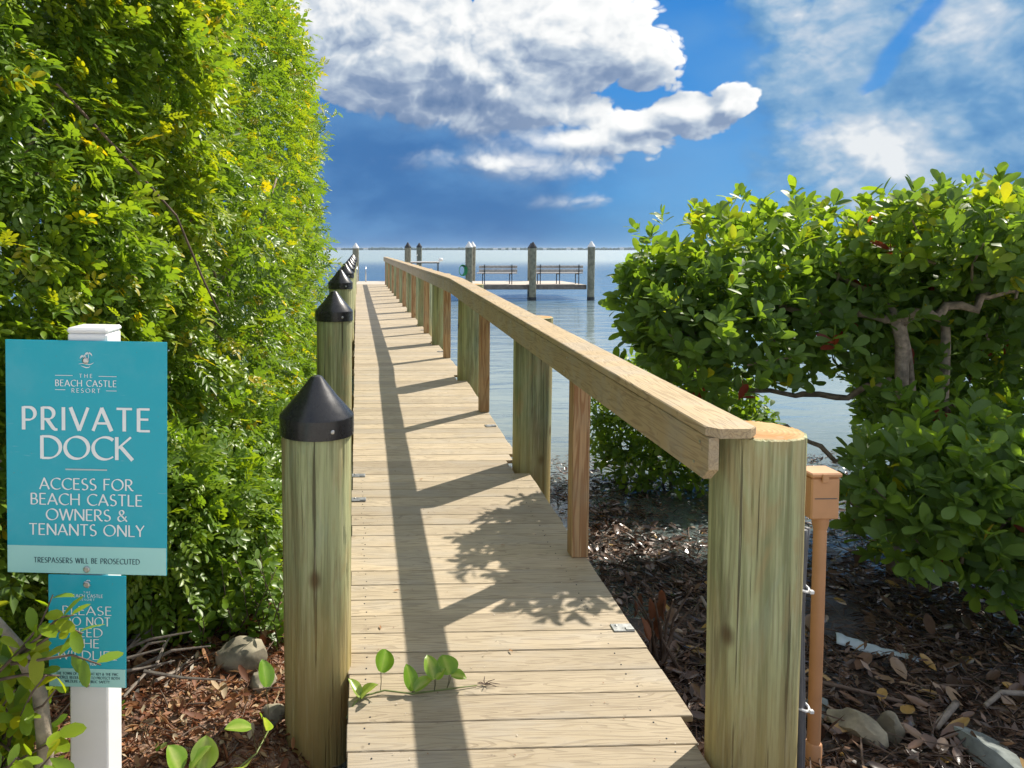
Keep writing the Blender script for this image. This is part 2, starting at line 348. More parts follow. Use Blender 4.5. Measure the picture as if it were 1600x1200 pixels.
def mat_leaf(name, stops, trans, tfac=0.4, rough=0.38, spec=0.5, vein=False):
    m, T, out = mat(name)
    at = T.node('ShaderNodeAttribute', attribute_name='tint')
    oi = T.node('ShaderNodeObjectInfo')
    t = T.m('FRACT', T.m('ADD', at.outputs['Fac'], 0.0))
    c = T.ramp(t, stops)
    co = T.node('ShaderNodeTexCoord').outputs['Object']
    n = T.noise(co, 40, 3, 0.6)
    c = T.mix(T.m('MULTIPLY', T.ss(n, 0.35, 0.7), 0.22), c, T.mix(1.0, c, (0.55, 0.6, 0.5), 'MULTIPLY'))
    ps = principled(T, None, c, rough, None, spec)
    tr = T.node('ShaderNodeBsdfTranslucent'); T.put(tr.inputs[0], T.mix(1.0, c, trans, 'MULTIPLY'))
    mx = T.node('ShaderNodeMixShader'); mx.inputs[0].default_value = tfac
    T.l.new(ps, mx.inputs[1]); T.l.new(tr.outputs[0], mx.inputs[2]); T.l.new(mx.outputs[0], out.inputs[0])
    return m
M['pepper'] = mat_leaf('pepper_leaf', [(0.0, (0.100, 0.180, 0.030)), (0.40, (0.150, 0.260, 0.028)), (0.74, (0.235, 0.335, 0.020)), (0.91, (0.36, 0.38, 0.015)), (1.0, (0.56, 0.42, 0.012))], (1.6, 1.5, 0.6), 0.47)
M['mangrove'] = mat_leaf('mangrove_leaf', [(0.0, (0.100, 0.175, 0.050)), (0.45, (0.160, 0.270, 0.046)), (0.85, (0.230, 0.325, 0.028)), (0.955, (0.38, 0.37, 0.02)), (0.965, (0.30, 0.055, 0.035)), (1.0, (0.22, 0.04, 0.025))], (1.8, 1.7, 0.5), 0.50, 0.46, 0.4)
M['vineleaf'] = mat_leaf('vine_leaf', [(0.0, (0.11, 0.25, 0.02)), (0.5, (0.19, 0.35, 0.03)), (1.0, (0.42, 0.50, 0.14))], (1.7, 1.6, 0.6), 0.40, 0.33)
M['dryleaf'] = mat_leaf('dry_leaf', [(0.0, (0.10, 0.045, 0.024)), (0.3, (0.20, 0.075, 0.035)), (0.55, (0.33, 0.15, 0.065)), (0.75, (0.40, 0.27, 0.14)), (0.9, (0.46, 0.38, 0.26)), (1.0, (0.55, 0.50, 0.42))], (1.0, 0.8, 0.6), 0.15, 0.6, 0.3)
M['wetleaf'] = mat_leaf('wet_leaf', [(0.0, (0.042, 0.026, 0.020)), (0.40, (0.115, 0.068, 0.046)), (0.70, (0.20, 0.118, 0.078)), (0.90, (0.32, 0.22, 0.15)), (1.0, (0.42, 0.25, 0.06))], (1.0, 0.8, 0.6), 0.08, 0.27, 0.5)

def mat_ground():
    m, T, out = mat('shore_ground'); co = T.node('ShaderNodeTexCoord').outputs['Object']
    s = T.node('ShaderNodeSeparateXYZ'); T.put(s.inputs[0], co)
    n = T.noise(co, 3.0, 7, 0.65); f = T.noise(co, 45.0, 5, 0.7)
    dry = T.mix(T.ss(f, 0.35, 0.65), (0.13, 0.066, 0.040), (0.36, 0.22, 0.14))
    dry = T.mix(T.ss(T.noise(co, 90, 3, 0.6), 0.60, 0.70), dry, (0.50, 0.46, 0.40))
    wet = T.mix(T.ss(f, 0.35, 0.68), (0.022, 0.016, 0.013), (0.11, 0.078, 0.055))
    k = T.ss(T.m('ADD', s.outputs[0], T.m('MULTIPLY', T.m('SUBTRACT', n, 0.5), 0.8)), 0.1, 0.6)
    c = T.mix(k, dry, wet)
    deepk = T.ss(s.outputs[1], 7.0, 14.0)
    c = T.mix(deepk, c, (0.09, 0.095, 0.075))
    # unseen ground behind the camera, paled as crushed shell to bounce fill light
    shell_bounce = T.ss(T.m('ADD', s.outputs[1], T.m('MULTIPLY', T.m('SUBTRACT', n, 0.5), 0.8)), 1.5, 0.9)
    c = T.mix(shell_bounce, c, T.mix(T.ss(f, 0.35, 0.65), (0.50, 0.47, 0.41), (0.66, 0.63, 0.57)))
    r = T.m('ADD', T.m('SUBTRACT', 0.85, T.m('MULTIPLY', k, 0.45)), T.m('MULTIPLY', shell_bounce, 0.3), clamp=True)
    principled(T, out, c, r, T.bump(T.m('ADD', f, n), 0.8, 0.02), 0.5)
    return m
M['ground'] = mat_ground()
def mat_water():
    m, T, out = mat('bay_water'); co = T.node('ShaderNodeTexCoord').outputs['Object']
    s = T.node('ShaderNodeSeparateXYZ'); T.put(s.inputs[0], co)
    w1 = T.noise(T.mapping(co, (0.55, 1.5, 1)), 1.0, 4, 0.5, 0.6)
    w2 = T.noise(T.mapping(co, (3.2, 6.5, 1), (5, 3, 0)), 1.0, 3, 0.5, 0.3)
    w3 = T.noise(T.mapping(co, (0.06, 0.16, 1), (15, 3, 0)), 1.0, 3, 0.5)
    calm = T.ss(T.noise(T.mapping(co, (0.035, 0.11, 1)), 1.0, 3, 0.5), 0.35, 0.65)
    h = T.m('ADD', T.m('MULTIPLY', w1, T.m('ADD', 0.05, T.m('MULTIPLY', calm, 0.06))), T.m('MULTIPLY', w2, 0.012))
    h = T.m('ADD', h, T.m('MULTIPLY', w3, 0.25))
    nm = T.bump(h, 0.55, 1.0)
    fr = T.node('ShaderNodeFresnel'); fr.inputs[0].default_value = 1.33; T.put(fr.inputs['Normal'], nm)
    far = T.ss(s.outputs[1], 30.0, 160.0)
    frf = T.m('MULTIPLY', fr.outputs[0], T.m('SUBTRACT', 0.94, T.m('MULTIPLY', far, 0.34)))
    gl = T.node('ShaderNodeBsdfGlossy'); T.put(gl.inputs['Roughness'], T.m('ADD', 0.05, T.m('MULTIPLY', far, 0.22))); T.put(gl.inputs['Normal'], nm)
    gl.inputs['Color'].default_value = (0.95, 0.97, 1.0, 1)
    df = T.node('ShaderNodeBsdfDiffuse')
    # sandy shallows far out, sea-grass nearer, shore silt paled to paint cloud reflection
    flat = T.ss(T.m('ADD', s.outputs[1], T.m('MULTIPLY', T.noise(T.mapping(co, (0.01, 0.03, 1)), 1.0, 3, 0.5), 60.0)), 120.0, 165.0)
    body = T.mix(T.ss(s.outputs[1], 10.0, 40.0), (0.21, 0.265, 0.265), (0.11, 0.18, 0.225))
    body = T.mix(flat, body, (0.18, 0.265, 0.265))
    T.put(df.inputs[0], body)
    tp = T.node('ShaderNodeBsdfTransparent'); tp.inputs[0].default_value = (0.72, 0.80, 0.78, 1)
    clear = T.m('MULTIPLY', T.ss(s.outputs[1], 10.5, 4.0), 0.7)
    mx0 = T.node('ShaderNodeMixShader'); T.put(mx0.inputs[0], clear); T.l.new(df.outputs[0], mx0.inputs[1]); T.l.new(tp.outputs[0], mx0.inputs[2])
    mx = T.node('ShaderNodeMixShader'); T.put(mx.inputs[0], frf); T.l.new(mx0.outputs[0], mx.inputs[1]); T.l.new(gl.outputs[0], mx.inputs[2])
    T.l.new(mx.outputs[0], out.inputs[0])
    return m
M['water'] = mat_water()

# ------------------------------------------------------------------ mesh helpers
def link(o, parent=None):
    COL.objects.link(o)
    if parent is not None: o.parent = parent
    return o
def tag(o, label=None, cat=None, group=None, kind=None):
    if label: o['label'] = label
    if cat: o['category'] = cat
    if group: o['group'] = group
    if kind: o['kind'] = kind
    return o
def thing(name, label, cat, loc=(0, 0, 0), group=None, rot=(0, 0, 0)):
    o = bpy.data.objects.new(name, None); o.empty_display_size = 0.1; link(o)
    o.location = loc; o.rotation_euler = rot
    return tag(o, label, cat, group)
class MB:
    def __init__(s): s.v = []; s.f = []; s.mi = []
    def add(s, vs, fs, mi=0):
        b = len(s.v); s.v += [tuple(v) for v in vs]; s.f += [tuple(i + b for i in f) for f in fs]; s.mi += [mi] * len(fs); return s
    def box(s, x0, x1, y0, y1, z0, z1, bev=0.0, mi=0):
        if bev <= 0:
            vs = [(x, y, z) for z in (z0, z1) for y in (y0, y1) for x in (x0, x1)]
            return s.add(vs, [(0, 2, 3, 1), (4, 5, 7, 6), (0, 1, 5, 4), (2, 6, 7, 3), (0, 4, 6, 2), (1, 3, 7, 5)], mi)
        b = bev; vs = []; idx = {}
        for sx in (0, 1):
            for sy in (0, 1):
                for sz in (0, 1):
                    X = (x0, x1)[sx]; Y = (y0, y1)[sy]; Z = (z0, z1)[sz]
                    ix = X + (b if sx == 0 else -b); iy = Y + (b if sy == 0 else -b); iz = Z + (b if sz == 0 else -b)
                    for ax, p in (('x', (X, iy, iz)), ('y', (ix, Y, iz)), ('z', (ix, iy, Z))):
                        idx[sx, sy, sz, ax] = len(vs); vs.append(p)
        I = lambda a, c, d, ax: idx[a, c, d, ax]
        fs = []
        for q in (0, 1):
            fs.append([I(q, 0, 0, 'x'), I(q, 1, 0, 'x'), I(q, 1, 1, 'x'), I(q, 0, 1, 'x')])
            fs.append([I(0, q, 0, 'y'), I(1, q, 0, 'y'), I(1, q, 1, 'y'), I(0, q, 1, 'y')])
            fs.append([I(0, 0, q, 'z'), I(1, 0, q, 'z'), I(1, 1, q, 'z'), I(0, 1, q, 'z')])
        for a in (0, 1):
            for c in (0, 1):
                fs.append([I(a, c, 0, 'x'), I(a, c, 1, 'x'), I(a, c, 1, 'y'), I(a, c, 0, 'y')])
                fs.append([I(a, 0, c, 'x'), I(a, 1, c, 'x'), I(a, 1, c, 'z'), I(a, 0, c, 'z')])
                fs.append([I(0, a, c, 'y'), I(1, a, c, 'y'), I(1, a, c, 'z'), I(0, a, c, 'z')])
                for d in (0, 1): fs.append([I(a, c, d, 'x'), I(a, c, d, 'y'), I(a, c, d, 'z')])
        cen = Vector(((x0 + x1) / 2, (y0 + y1) / 2, (z0 + z1) / 2)); out = []
        for f in fs:
            p = [Vector(vs[i]) for i in f]; n = (p[1] - p[0]).cross(p[2] - p[0]); mid = sum(p, Vector()) / len(p)
            out.append(f if n.dot(mid - cen) >= 0 else f[::-1])
        return s.add(vs, out, mi)
    def tube(s, pts, rr, seg=8, cap=True, mi=0):
        pts = [Vector(p) for p in pts]
        if not isinstance(rr, (list, tuple)): rr = [rr] * len(pts)
        vs = []; up = Vector((0.13, 0.27, 0.95))
        for i, p in enumerate(pts):
            d = (pts[min(i + 1, len(pts) - 1)] - pts[max(i - 1, 0)]).normalized()
            a = d.cross(up)
            if a.length < 1e-3: a = d.cross(Vector((1, 0, 0)))
            a.normalize(); b = d.cross(a); up = -b if False else up
            for k in range(seg):
                t = 2 * math.pi * k / seg; vs.append(p + (a * math.cos(t) + b * math.sin(t)) * rr[i])
        fs = []
        for i in range(len(pts) - 1):
            for k in range(seg):
                k2 = (k + 1) % seg; fs.append((i * seg + k, i * seg + k2, (i + 1) * seg + k2, (i + 1) * seg + k))
        if cap: fs += [tuple(range(seg))[::-1], tuple(range((len(pts) - 1) * seg, len(pts) * seg))]
        return s.add(vs, fs, mi)
    def lathe(s, prof, seg=32, cx=0, cy=0, mi=0, cap=True):
        vs = []
        for r, z in prof:
            for k in range(seg):
                t = 2 * math.pi * k / seg; vs.append((cx + r * math.cos(t), cy + r * math.sin(t), z))
        fs = []
        for i in range(len(prof) - 1):
            for k in range(seg):
                k2 = (k + 1) % seg; fs.append((i * seg + k, i * seg + k2, (i + 1) * seg + k2, (i + 1) * seg + k))
        if cap: fs += [tuple(range(seg))[::-1], tuple(range((len(prof) - 1) * seg, len(prof) * seg))]
        return s.add(vs, fs, mi)
    def mesh(s, name, mats, smooth=False):
        me = bpy.data.meshes.new(name); me.from_pydata(s.v, [], s.f); 
        for m in (mats if isinstance(mats, (list, tuple)) else [mats]): me.materials.append(m)
        me.polygons.foreach_set('material_index', s.mi)
        if smooth: me.polygons.foreach_set('use_smooth', [True] * len(me.polygons))
        me.update(); return me
    def build(s, name, mats, parent=None, smooth=False, angle=None):
        me = s.mesh(name, mats, smooth)
        if angle: me.set_sharp_from_angle(angle=rad(angle))
        return link(bpy.data.objects.new(name, me), parent)
def place(name, me, parent=None, loc=(0, 0, 0), rot=None, scale=None):
    o = bpy.data.objects.new(name, me); link(o, parent); o.location = loc
    if rot is not None: o.rotation_euler = rot
    if scale is not None: o.scale = scale if isinstance(scale, (tuple, list)) else (scale,) * 3
    return o

# ---- scatter: many copies of small templates in one mesh
def leaf_tpl(L=1.0, Wd=0.45, fold=0.18, droop=0.15, fine=True, shape='oval'):
    if not fine:
        v = np.array([(0, 0, 0), (0.5 * L, Wd * 0.5, fold * Wd), (L, 0, -droop * L), (0.5 * L, -Wd * 0.5, fold * Wd)])
        return v, [(0, 1, 2), (0, 2, 3)]
    xs = (0.0, 0.28, 0.62, 0.88, 1.0); ws = {'oval': (0.0, 0.82, 1.0, 0.62, 0.0), 'ob': (0.05, 0.55, 1.0, 0.88, 0.25), 'lance': (0.0, 1.0, 0.8, 0.35, 0.0)}[shape]
    v = []; f = []
    for x, w in zip(xs, ws):
        z = -droop * L * x * x
        v += [(x * L, w * Wd * 0.5, z + fold * w * Wd * 0.5), (x * L, 0, z), (x * L, -w * Wd * 0.5, z + fold * w * Wd * 0.5)]
    for i in range(4):
        a = i * 3
        if i == 0: f += [(a + 1, a + 4, a + 3), (a + 1, a + 5, a + 4)]
        elif i == 3: f += [(a, a + 1, a + 4), (a + 1, a + 2, a + 4)] if ws[-1] == 0 else [(a, a + 1, a + 4, a + 3), (a + 1, a + 2, a + 5, a + 4)]
        else: f += [(a, a + 1, a + 4, a + 3), (a + 1, a + 2, a + 5, a + 4)]
    return np.array(v, float), [tuple(q) for q in f]
def frame(d, n):
    d = d / np.maximum(np.linalg.norm(d, axis=1, keepdims=True), 1e-9)
    y = np.cross(n, d); y /= np.maximum(np.linalg.norm(y, axis=1, keepdims=True), 1e-9)
    z = np.cross(d, y)
    return np.stack([d, y, z], axis=2)          # columns = local axes
class Scatter:
    def __init__(s): s.V = []; s.F3 = []; s.F4 = []; s.T = []; s.n = 0
    def add(s, tpl, pos, R, sc, tint):
        v, f = tpl; N = len(pos); n = len(v)
        if N == 0: return
        P = np.einsum('nij,kj->nki', R, v) * np.asarray(sc).reshape(-1, 1, 1) + pos[:, None, :]
        s.V.append(P.reshape(-1, 3)); s.T.append(np.repeat(tint, n))
        off = s.n + np.arange(N) * n
        t = np.array([q for q in f if len(q) == 3], int); qd = np.array([q for q in f if len(q) == 4], int)
        if len(t): s.F3.append((off[:, None, None] + t[None]).reshape(-1, 3))
        if len(qd): s.F4.append((off[:, None, None] + qd[None]).reshape(-1, 4))
        s.n += N * n
    def build(s, name, material, parent=None):
        V = np.concatenate(s.V).astype(np.float32); T = np.concatenate(s.T).astype(np.float32)
        F3 = np.concatenate(s.F3) if s.F3 else np.zeros((0, 3), int); F4 = np.concatenate(s.F4) if s.F4 else np.zeros((0, 4), int)
        me = bpy.data.meshes.new(name); me.vertices.add(len(V)); me.vertices.foreach_set('co', V.ravel())
        nl = F3.size + F4.size; me.loops.add(nl); me.loops.foreach_set('vertex_index', np.concatenate([F3.ravel(), F4.ravel()]).astype(np.int32))
        st = np.concatenate([np.arange(len(F3)) * 3, F3.size + np.arange(len(F4)) * 4]).astype(np.int32)
        me.polygons.add(len(st)); me.polygons.foreach_set('loop_start', st)
        a = me.attributes.new('tint', 'FLOAT', 'POINT'); a.data.foreach_set('value', T)
        me.materials.append(material); me.update(calc_edges=True); me.validate()
        return link(bpy.data.objects.new(name, me), parent)
def tinted_mesh(name, v, f, material, tint, rib=None):
    me = bpy.data.meshes.new(name); me.from_pydata([tuple(p) for p in v], [], f)
    a = me.attributes.new('tint', 'FLOAT', 'POINT'); a.data.foreach_set('value', np.full(len(v), tint, np.float32) if rib is None else np.clip(tint + np.asarray(rib, np.float32), 0, .99).astype(np.float32))
    me.materials.append(material); me.polygons.foreach_set('use_smooth', [True] * len(me.polygons)); me.update(); return me
def rdir(N):
    v = rng.normal(size=(N, 3)); return v / np.linalg.norm(v, axis=1, keepdims=True)
def vnoise(x, y, seed=0):
    """cheap smooth 2-D value noise in numpy"""
    x = np.asarray(x, float); y = np.asarray(y, float)
    xi = np.floor(x).astype(int); yi = np.floor(y).astype(int); xf = x - xi; yf = y - yi
    def h(a, b):
        k = (a * 374761393 + b * 668265263 + seed * 974711) & 0x7fffffff
        k = ((k ^ (k >> 13)) * 1274126177) & 0x7fffffff
        return ((k ^ (k >> 16)) & 0xffff) / 65535.0
    u = xf * xf * (3 - 2 * xf); w = yf * yf * (3 - 2 * yf)
    return (h(xi, yi) * (1 - u) + h(xi + 1, yi) * u) * (1 - w) + (h(xi, yi + 1) * (1 - u) + h(xi + 1, yi + 1) * u) * w
def fbm(x, y, seed=0, o=4):
    s = 0; a = 0.5
    for i in range(o): s = s + a * vnoise(np.asarray(x) * 2 ** i, np.asarray(y) * 2 ** i, seed + i); a *= 0.5
    return s

# ------------------------------------------------------------------ ground, water
def ground_z(x, y):
    x = np.asarray(x, float); y = np.asarray(y, float)
    right = np.interp(y, [-40, 0, 2.0, 3.2, 4.6, 6.5, 8.0, 12, 30, 80], [0.5, 0.26, 0.145, 0.050, -0.012, -0.030, -0.10, -0.45, -0.9, -1.4])
    left = np.interp(y, [-40, 0, 2.0, 4.0, 12.0, 14.5, 20, 80], [0.5, 0.26, 0.17, 0.14, 0.08, -0.25, -0.8, -1.4])
    k = np.clip((x + 0.55) / 0.9, 0, 1); k = k * k * (3 - 2 * k)
    b = (fbm(x * 1.3, y * 1.3, 3) - 0.47) * 0.085 + (fbm(x * 7, y * 7, 9) - 0.47) * 0.03
    amp = np.interp(y, [-40, -2, 1, 9, 20], [0.2, 0.6, 1, 1, 1.5])
    trench = np.exp(-((x - 0.35) / 0.62) ** 4) * np.interp(y, [1.2, 2.2, 6, 8], [0, .23, .10, 0])
    return left * (1 - k) + right * k + b * amp - trench
def build_ground():
    xs = np.unique(np.round(np.concatenate([np.linspace(-60, -4, 30), np.linspace(-4, 7, 200), np.linspace(7, 60, 30)]), 4))
    ys = np.unique(np.round(np.concatenate([np.linspace(-40, 0.5, 20), np.linspace(0.5, 9, 170), np.linspace(9, 80, 50)]), 4))
    X, Y = np.meshgrid(xs, ys); Z = ground_z(X, Y); nx, ny = len(xs), len(ys)
    V = np.stack([X, Y, Z], -1).reshape(-1, 3)
    i = np.arange(ny - 1)[:, None] * nx + np.arange(nx - 1)[None]
    F = np.stack([i, i + 1, i + nx + 1, i + nx], -1).reshape(-1, 4)
    me = bpy.data.meshes.new('ground'); me.from_pydata(V.tolist(), [], F.tolist()); me.materials.append(M['ground'])
    me.polygons.foreach_set('use_smooth', [True] * len(me.polygons))
    return tag(link(bpy.data.objects.new('ground', me)), kind='structure')
ground = build_ground()
wb = MB(); R_ = 9000.0
wb.add([(-R_, -60, 0), (R_, -60, 0), (R_, 14000, 0), (-R_, 14000, 0)], [(0, 1, 2, 3)])
tag(wb.build('water', M['water']), kind='structure')
sb = MB(); sb.add([(-R_, 79.9, -1.39), (R_, 79.9, -1.39), (R_, 14000, -3), (-R_, 14000, -3)], [(0, 1, 2, 3)])
tag(sb.build('seabed', M['ground']), kind='structure')

# ------------------------------------------------------------------ far shore
def far_shore():
    Y0 = 2600
    b = MB(); xs = np.linspace(-2600, 3800, 120); vs = []; fs = []
    for x in xs: vs += [(x, Y0 - 12, -1.0), (x, Y0 - 4, 1.0), (x, Y0 + 220, 1.6)]
    for i in range(len(xs) - 1):
        a = i * 3; fs += [(a, a + 3, a + 4, a + 1), (a + 1, a + 4, a + 5, a + 2)]
    b.add(vs, fs); tag(b.build('far_shore', M['fartree']), kind='structure')
    s = Scatter()
    import bmesh
    bm = bmesh.new(); bmesh.ops.create_icosphere(bm, subdivisions=1, radius=1.0)
    v = np.array([p.co[:] for p in bm.verts]); f = [tuple(q.index for q in fc.verts) for fc in bm.faces]; bm.free()
    N = 5200
    x = rng.uniform(-2600, 3800, N); hgt = 2.5 + 6.0 * fbm(x / 90.0, x * 0, 21) + rng.uniform(-1, 1.6, N)
    y = Y0 + rng.uniform(0, 90, N)
    sc = rng.uniform(2.6, 4.6, N)
    R = np.tile(np.eye(3), (N, 1, 1)) * np.stack([np.full(N, 1.9), np.ones(N), np.clip(hgt / 5.0, 0.6, 1.7)], -1)[:, None, :]
    s.add((v, f), np.stack([x, y, 0.8 + hgt * 0.45], -1), R, sc, np.zeros(N))
    o = s.build('tree_line', M['fartree']); tag(o, 'low dark tree line along the far shore of the bay', 'tree line', kind='stuff')
    for i, px in enumerate((380, 470, 498, 520, 548, 640, 720, 745, 905, -60, 30)):
        t = thing('house', 'tiny white waterside house among trees on the far shore', 'house', (px, Y0 - 6 + (i % 3) * 3, 1.0), 'houses on the far shore')
        w = random.uniform(10, 17); h = random.uniform(4, 6)
        MB().box(-w / 2, w / 2, -4, 4, -1, h).build('wall', M['wall'], t)
        r = MB(); r.add([(-w / 2 - 1, -5, h), (w / 2 + 1, -5, h), (w / 2 + 1, 5, h), (-w / 2 - 1, 5, h), (-w / 2 + 2, 0, h + 2.2), (w / 2 - 2, 0, h + 2.2)],
                        [(0, 1, 5, 4), (1, 2, 5), (2, 3, 4, 5), (3, 0, 4), (3, 2, 1, 0)]); r.build('roof', M['roof'], t)
far_shore()

# ------------------------------------------------------------------ boardwalk
BEND = 8.95; SL = 0.042; Z0 = 0.23
def deck_z(y): return Z0 + SL * min(y, BEND)
PX, PR = 1.238, 0.138
P_Y = [2.42, 5.40, 8.42, 11.36, 14.1, 17.2, 20.25, 23.2, 26.1, 29.0]
Q_Y = [3.90, 6.90, 9.80, 12.72, 15.64, 18.72, 21.65, 24.6, 27.5, 30.4]
L_Y = [2.98, 5.90, 9.1, 12.1, 15.1, 18.1, 21.1, 24.1, 27.1]
dock = thing('boardwalk', 'tan plank boardwalk sloping up from the shore and running out over the water', 'boardwalk', (0, 0, 0))
def build_deck():
    pitch = 0.1447; wd = 0.1405; th = 0.026; xl, xr = -0.035, 1.195
    cache = {}
    y = 1.75 - 6 * pitch; k = 0
    while y < 30.9:
        yc = y + wd / 2; ang = math.atan(SL) if yc < BEND else 0.0
        r = xr
        for i, py in enumerate(P_Y):
            cx = 1.295 if i == 0 else PX; R = (0.142 if i == 0 else PR) + 0.012
            d = max(0.0, abs(yc - py) - wd / 2)
            if d < R: r = min(r, cx - math.sqrt(R * R - d * d))
        l = xl + random.choice((0, 0.002, 0.004, -0.003))
        r = round(r + (random.choice((0, 0.002, -0.003)) if r == xr else 0), 3)
        key = (l, r)
        if key not in cache:
            cache[key] = MB().box(l, r, -wd / 2, wd / 2, -th, 0, 0.0025).mesh('plank', M['deck'])
        place('plank', cache[key], dock, (0, yc, deck_z(yc) + random.uniform(-0.0012, 0.0012)), (ang + random.uniform(-.002, .002), 0, random.uniform(-0.0012, 0.0012)))
        y += pitch; k += 1
    for x in (-0.02, 0.57, 1.03):
        b = MB(); vs = []
        for yy in (0.93, BEND, 30.9):
            z = deck_z(yy) - th - 0.004; vs += [(x, yy, z - 0.17), (x + 0.04, yy, z - 0.17), (x + 0.04, yy, z), (x, yy, z)]
        fs = []
        for i in range(2):
            for q in range(4): a = i * 4 + q; c = i * 4 + (q + 1) % 4; fs.append((a, c, c + 4, a + 4))
        fs += [(3, 2, 1, 0), (8, 9, 10, 11)]
        b.add(vs, fs); b.build('stringer', M['pine'], dock)
    for py in P_Y + [4.0, 7.0]:
        if py < 2: continue
        z = deck_z(py) - 0.20
        MB().box(-0.3, 1.095, py + 0.0, py + 0.045, z - 0.18, z).build('cross_beam', M['pine'], dock)
    sm = MB().lathe([(0.0030, -0.002), (0.0030, 0.0006), (0.0015, 0.0008)], 8).mesh('screw', M['darkmetal'])
    y = 1.75; n = 0
    while y < 5.2:
        for xx in (0.035, 1.05):
            for o in (0.03, 0.11):
                yy = y + o + random.uniform(-.004, .004)
                place('screw', sm, dock, (xx + random.uniform(-.012, .012), yy, deck_z(yy) + 0.0008)); n += 1
        y += pitch
    for (x, yy, rz) in ((1.14, 3.2, 0.0), (1.13, 6.43, 0.1), (0.005, 4.75, 0.0), (1.14, 10.4, 0.1), (1.14, 13.2, 0), (0.005, 5.2, 0.0)):
        b = MB().box(-0.042, 0.05, -0.030, 0.030, 0.001, 0.006, 0.002); b.box(0.012, 0.048, -0.026, -0.004, 0.006, 0.010, 0.001)
        b.lathe([(0.006, 0.006), (0.006, 0.009), (0.003, 0.0105)], 8, -0.02, 0.012)
        o = b.build('metal_plate', M['galv'], dock); o.location = (x, yy, deck_z(yy) + 0.001); o.rotation_euler = (math.atan(SL) if yy < BEND else 0, 0, rz)
build_deck()

# ------------------------------------------------------------------ handrail
rail = thing('handrail', 'pale brown composite handrail along the water side of the boardwalk', 'handrail', (0, 0, 0))
RT = [(2.285, 1.452), (8.95, 1.668), (31.2, 1.706)]          # (y, z of the cap top)
def rail_z(y): return float(np.interp(y, [p[0] for p in RT], [p[1] for p in RT]))
def build_rail():
    def beam(name, x0, x1, dz0, dz1, ya, yb, cha=False):
        pts = []; za, zb = rail_z(ya), rail_z(yb)
        L = math.hypot(yb - ya, zb - za); n = max(2, int(L / 1.0))
        b = MB(); bev = 0.004; prof = [(x0 + bev, dz0), (x1 - bev, dz0), (x1, dz0 + bev), (x1, dz1 - bev), (x1 - bev, dz1), (x0 + bev, dz1), (x0, dz1 - bev), (x0, dz0 + bev)]
        vs = []; fs = []; rows = []
        for i in range(n + 1):
            y = ya + (yb - ya) * i / n; z = za + (zb - za) * i / n; rows.append((y, z, prof))
        if cha == 'cap':        # dog-eared near corners
            c = 0.032
            p0 = [(min(max(x, x0 + c), x1 - c), z) for x, z in prof]
            rows = [(ya, za, p0), (ya + c, rail_z(ya + c), prof)] + rows[1:]
        if cha == 'board':
            c = 0.04
            p0 = [(x, max(z, dz0 + c)) for x, z in prof]
            rows = [(ya, za, p0), (ya + c, rail_z(ya + c), prof)] + rows[1:]
        for (y, z, pr) in rows: vs += [(x, y, z + q) for x, q in pr]
        m = len(prof)
        for i in range(len(rows) - 1):
            for k in range(m): k2 = (k + 1) % m; fs.append((i * m + k, i * m + k2, (i + 1) * m + k2, (i + 1) * m + k))
        fs += [tuple(range(m))[::-1], tuple(range(m * (len(rows) - 1), m * len(rows)))]
        b.add(vs, fs); o = b.build(name, M['rail'], rail)
        return o
    beam('rail_cap', 1.078, 1.238, -0.030, 0.0, 2.285, 8.948, 'cap')
    beam('rail_cap', 1.078, 1.238, -0.030, 0.0, 8.952, 19.2); beam('rail_cap', 1.078, 1.238, -0.030, 0.0, 19.204, 31.2)
    beam('side_board', 1.082, 1.114, -0.172, -0.032, 2.30, 8.93, 'board')
    beam('side_board', 1.082, 1.114, -0.172, -0.032, 8.934, 19.0); beam('side_board', 1.082, 1.114, -0.172, -0.032, 19.004, 31.15)
    for y in Q_Y:
        h = rail_z(y) - 0.032 - (deck_z(y) + 0.001)
        b = MB().box(-0.0445, 0.0445, -0.0445, 0.0445, 0, h, 0.004); b.v = [(x, yy, z + (-.25 if z < .02 and x > .03 else 0)) if False else (x, yy, z) for x, yy, z in b.v]
        o = b.build('rail_post', M['pine'], rail); o.location = (1.1595, y + 0.03, deck_z(y + .03) + 0.001)
    sm = MB().lathe([(0.0055, -0.001), (0.0055, 0.002), (0.003, 0.003)], 10).mesh('screw', M['screw'])
    for y, dz in ((2.36, -0.06), (2.40, -0.135), (5.36, -0.06), (5.42, -0.14), (3.9, -.06), (3.95, -.14)):
        place('screw', sm, rail, (1.082, y, rail_z(y) + dz), (0, rad(-90), 0))
    for y in (8.86, 8.90):
        pass
build_rail()

